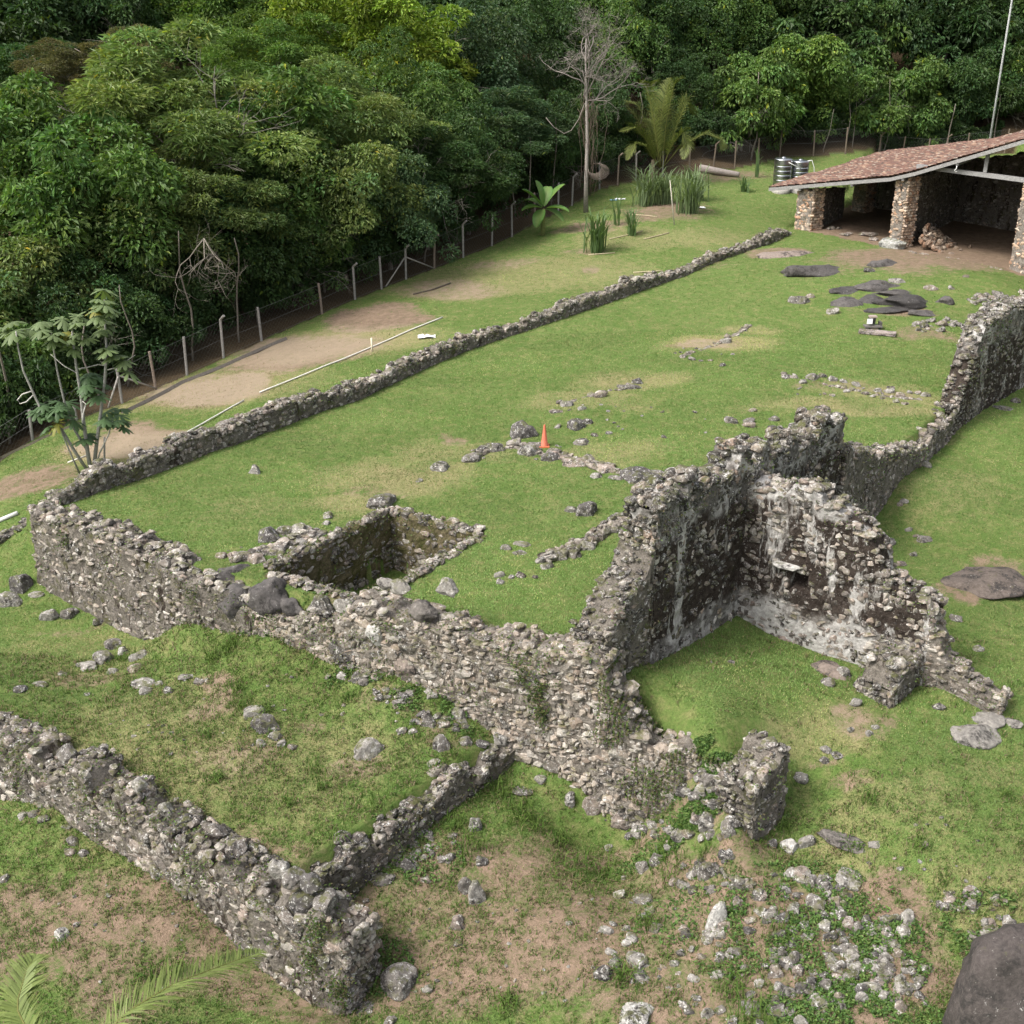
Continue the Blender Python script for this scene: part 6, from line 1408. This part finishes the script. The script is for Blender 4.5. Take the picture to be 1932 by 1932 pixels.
# ---------------------------------------------------------------- grass and weeds (countless)
def sampler(M):
    """bilinear lookup in the ground grid"""
    def f(x, y):
        i = np.clip(np.searchsorted(gx, x)-1, 0, nx-2); j = np.clip(np.searchsorted(gy, y)-1, 0, ny-2)
        a = np.clip((x-gx[i])/(gx[i+1]-gx[i]), 0, 1); b = np.clip((y-gy[j])/(gy[j+1]-gy[j]), 0, 1)
        return (M[j, i]*(1-a)+M[j, i+1]*a)*(1-b)+(M[j+1, i]*(1-a)+M[j+1, i+1]*a)*b
    return f
zS, soS, drS, liS = sampler(Z), sampler(so_), sampler(dr_), sampler(lit)
def inview(x, y, z, m=60):
    d = y*cth+(CH-z)*sth; u = 966+FP*x/d; v = 966+FP*((CH-z)*cth-y*sth)/d
    return (d > 1) & (u > -m) & (u < 1932+m) & (v > -m) & (v < 1932+m)
def blades(name, x, y, z, h, wd, lean, cols, rng, seg=1):
    n = len(x); a = rng.uniform(0, 6.283, n); d = np.stack([np.cos(a), np.sin(a), 0*a], 1); s = np.stack([-np.sin(a), np.cos(a), 0*a], 1)*wd[:, None]
    p = np.stack([x, y, z], 1); l = (lean*h)[:, None]; up = np.array([0, 0, 1.])
    if seg == 1:
        V = np.stack([p-s*.5, p+s*.5, p+d*l+up*h[:, None]], 1).reshape(-1, 3); F = np.arange(n*3).reshape(n, 3); C = np.repeat(cols, 3, 0)
    else:
        m = p+d*l*.35+up*(h*.72)[:, None]; e = p+d*l*1.25+up*(h*(.98-lean*.35))[:, None]
        V = np.stack([p-s*.4, p+s*.4, m-s*.5, m+s*.5, e], 1).reshape(-1, 3); b = np.arange(n)[:, None]*5
        F = np.concatenate([b+[[0, 1, 3]], b+[[0, 3, 2]], b+[[2, 3, 4]]]); C = np.repeat(cols, 5, 0)
    return mesh(name, V, F, M_BLADE, C)
GC = 1.14*np.array([(.104, .172, .045), (.132, .195, .06), (.092, .15, .04), (.25, .245, .11), (.18, .21, .06), (.21, .155, .1)])
def turf(n, y0, y1, hs_, ws_, rng, lim=1.0):
    """short turf spread over what the camera could see between two distances"""
    y = np.sqrt(rng.uniform(y0**2, y1**2, n)); x = rng.uniform(-.56, .56, n)*(y+10)
    z = zS(x, y); s = soS(x, y); dd = drS(x, y); pn = fbm(x*.9, y*.9, 0, 41, 3)
    keep = inview(x, y, z) & (liS(x, y) < .5) & (rng.random(n) > np.clip(s*1.7+pn*.5-.1, 0, .93)) & ~inpoly(x, y, SHP)
    dz = np.abs(zS(x+.22, y)-z)+np.abs(zS(x, y+.22)-z); keep &= dz < .22
    x, y, z, dd, pn, s = x[keep], y[keep], z[keep], dd[keep], pn[keep], s[keep]; n = len(x)
    pdry = np.clip(.1+.65*dd+.3*pn+.5*s, .03, .92); k = np.where(rng.random(n) < pdry, rng.choice([3, 4], n, p=[.6, .4]), rng.choice([0, 1, 2], n, p=[.4, .35, .25]))
    k = np.where((s > .28) & (rng.random(n) < .6), 5, k)
    c = GC[k]*rng.uniform(.82, 1.18, (n, 1))*(1+.3*fbm(x*.22, y*.3, 0, 77, 3))[:, None]; h = rng.uniform(*hs_, n); w_ = rng.uniform(*ws_, n)
    return x, y, z-.005, h, w_, rng.uniform(.3, 1.4, n), c
rng = np.random.default_rng(21)
parts_ = [turf(560000, 19, 38, (.025, .06), (.02, .035), rng), turf(520000, 38, 62, (.025, .055), (.03, .05), rng), turf(260000, 62, 118, (.03, .06), (.05, .08), rng)]
q = [np.concatenate([p_[k] for p_ in parts_]) for k in range(7)]
g_ = link('turf_grass', blades('turf_grass', *q, rng)); tag(g_, 'short mown grass covering the lawns and slopes of the ruin', 'grass', None, 'stuff')
# rough tufts on the lower ground
def tufts(spots, rng, nb, hh, wd, cols, spread):
    X_, Y_, Z_, H_, C_ = [], [], [], [], []
    for (x, y, s) in spots:
        n = int(nb*rng.uniform(.6, 1.3)); r = rng.normal(size=(n, 2))*spread*s; X_.append(x+r[:, 0]); Y_.append(y+r[:, 1]); H_.append(rng.uniform(*hh, n)*s); C_.append(np.array(cols)[rng.integers(0, len(cols), n)]*rng.uniform(.75, 1.25, (n, 1)))
    x, y, h, c = map(np.concatenate, (X_, Y_, H_, C_)); z = zS(x, y); return x, y, z-.02, h, np.full(len(x), wd)*rng.uniform(.7, 1.2, len(x)), rng.uniform(.3, 1.1, len(x)), c
sp = []; r = np.random.default_rng(31)
n = 24000; yy = np.sqrt(r.uniform(19**2, 35**2, n)); xx = r.uniform(-.56, .56, n)*(yy+10); dens = fbm(xx*.5, yy*.5, 0, 51, 3)
inA = inpoly(xx, yy, POLYA); inC = ~inA & ~inpoly(xx, yy, POLYB)
keep = ~inA & ((dens > -.15) | (r.random(n) < .5)) & ~(inC & (yy > 26.5) & (xx > 4) & (r.random(n) < .85)) & (np.abs(zS(xx+.3, yy)-zS(xx-.3, yy)) < .6)
sp = [(x, y, r.uniform(.5, 1.2)) for x, y in zip(xx[keep], yy[keep])]
DG = [(.055, .105, .02), (.08, .135, .025), (.10, .15, .035), (.17, .13, .075), (.07, .115, .025), (.20, .16, .10)]
a_ = tufts(sp, r, 8, (.07, .2), .022, DG, .09)
big = []
for (u, v, s) in ((1110, 1640, 2.4), (640, 1585, 1.7), (725, 1525, 2.2), (610, 1485, 1.4), (590, 1455, 1.3), (450, 1300, 1.3), (430, 1225, 1.5), (400, 1245, 1.3), (460, 1330, 1.2), (500, 1340, 1.2), (390, 1390, 1.1), (410, 1470, 1.), (900, 1600, 1.9), (980, 1540, 1.6), (1010, 1560, 1.6), (870, 1480, 1.5), (940, 1500, 1.8), (1260, 1600, 1.5), (1270, 1650, 1.6), (1470, 1830-70, 1.6), (1610, 1600, 1.0), (1480, 1560, 1.1), (1640, 1510, 1.1), (1900, 1500, 1.), (1740, 1600, .9), (230, 1245, 1.), (660, 1320, 1.2), (830, 1470, 1.3), (860, 1560, 1.4), (1380, 1870, 1.8), (1420, 1930, 2.0), (1220, 1750, 1.6), (540, 1520, 1.0), (1180, 1850, 1.5), (280, 1850, 1.5), (330, 1840, 1.5), (120, 1790, 1.3), (560, 1800, 1.4), (955, 1900, 1.4), (1060, 1590, 1.3), (770, 1560, 1.1), (1200, 1590, 1.2), (1330, 1610, 1.3), (600, 1075+5, .6), (805, 1070, 1.)):
    g = onground(u, v); big.append((g[0], g[1], s))
b_ = tufts(big, r, 44, (.16, .34), .026, DG[:3], .12)
ok = lambda t: [np.concatenate([t[0][k], t[1][k]]) for k in range(7)]
q = ok((a_, b_)); g_ = link('rough_grass', blades('rough_grass', *q, r, 2)); tag(g_, 'longer rough grass tufts on the lower terrace and brown slope', 'grass', None, 'stuff')
# broad-leaved creepers on rubble and walls
def creep(name, pts, L, W_, col, label, rng):
    C = np.array(pts); n = len(C); D = unit(rng.normal(size=(n, 3))*np.array([1, 1, .45])+[0, 0, .25]); V, F = leaves(C, D, L*rng.uniform(.6, 1.3, n), W_*rng.uniform(.6, 1.3, n), rng, .15)
    c = np.array(col)[rng.integers(0, len(col), n)]*rng.uniform(.7, 1.3, (n, 1)); g_ = link(name, mesh(name, V, F, M_BLADE, np.repeat(c, 4, 0))); return tag(g_, label, 'creeper', None, 'stuff')
r = np.random.default_rng(61); pts = []
for (u, v, ru, rv, n) in ((1370, 1490, 90, 40, 5200), (1290, 1455, 60, 30, 1800), (1390, 1455, 60, 20, 1600), (1330, 1540, 90, 30, 900), (1500, 1700, 140, 70, 2000), (1650, 1830, 110, 90, 3000), (1560, 1900, 150, 40, 2200), (1600, 1760, 140, 80, 2200), (1400, 1780, 100, 70, 1200), (1850, 1740, 80, 60, 1200), (700, 1265, 90, 26, 1300), (800, 1320, 80, 26, 1100), (870, 1370, 60, 22, 500), (790, 1620, 90, 50, 900), (1240, 1600, 90, 30, 600), (720, 1830, 60, 60, 900), (1300, 1720, 120, 60, 700), (560, 1190, 60, 12, 400), (470, 1180, 60, 20, 500), (1720, 1935, 60, 40, 600)):
    c = onground(u, v); kx = abs(onground(u+ru, v)[0]-c[0]); ky = abs(onground(u, v-rv)[1]-c[1])
    a = r.uniform(0, 6.283, n); q = np.sqrt(r.random(n)); x = c[0]+kx*q*np.cos(a)+(ky*q*np.sin(a))*c[0]/c[1]; y = c[1]+ky*q*np.sin(a); k = fbm(x*1.6, y*1.6, 0, 63, 3) > -.15
    pts += list(np.stack([x, y, zS(x, y)+r.uniform(.02, .14, n)], 1)[k])
creep('ground_creeper', pts, .11, .06, [(.06, .12, .03), (.09, .16, .04), (.12, .18, .05)], 'low broad-leaved creeper spreading over the rubble and bare soil', r)
pts = []
for key, (R, Nl, zt, th) in WALLTOPS.items():
    if key.startswith(('back_w', 'side', 'pillar', 'inner')): continue
    n = int(1.8*len(R)*{'low_wall10': 16, 'front_wall3': 55, 'front_wall2': 12, 'block12': 12, 'plaster_wall8': 3}.get(key, 5))
    i = r.integers(0, len(R), n); o = r.uniform(-.08, 1.08, n)*th[i]; q = np.stack([R[i, 0]+Nl[i, 0]*o, R[i, 1]+Nl[i, 1]*o, zt[i]+r.uniform(-.05, .14, n)], 1); k = fbm(q[:, 0]*.9, q[:, 1]*.9, 0, 71, 2) > -.15; pts += list(q[k])
    # plants growing from joints of the visible face
    i = r.integers(0, len(R), n); dep = r.random(n)**1.5*2.2; q = np.stack([R[i, 0]-Nl[i, 0]*(.08+r.random(n)*.14+.08*dep), R[i, 1]-Nl[i, 1]*(.08+r.random(n)*.14+.08*dep), zt[i]-dep], 1); k = (fbm(q[:, 0]*1.1, q[:, 1]*1.1, q[:, 2]*1.1, 73, 2) > .15) & (q[:, 2] > zS(q[:, 0], q[:, 1])+.05); pts += list(q[k])
for (u, v, s, n) in ((1012, 1300, .5, 420), (1022, 1340, .35, 260), (985, 1262, .4, 160), (1235, 1480, .4, 150), (122, 1015, .35, 130), (365, 1120, .4, 110), (600, 1745, .45, 300), (640, 1860, .5, 300), (590, 1800, .5, 260)):
    q = PP(u, v, FL if v < 1500 else off(LL, 0)); q = q[None]+r.normal(size=(n, 3))*np.array([s*.6, .06, s])*.6; q[:, 1] -= .22; pts += list(q)
creep('wall_creeper', pts, .09, .05, [(.07, .12, .03), (.10, .15, .04), (.06, .09, .03), (.12, .12, .05), (.13, .11, .06)], 'small green plants rooted in the joints and tops of the old walls', r)
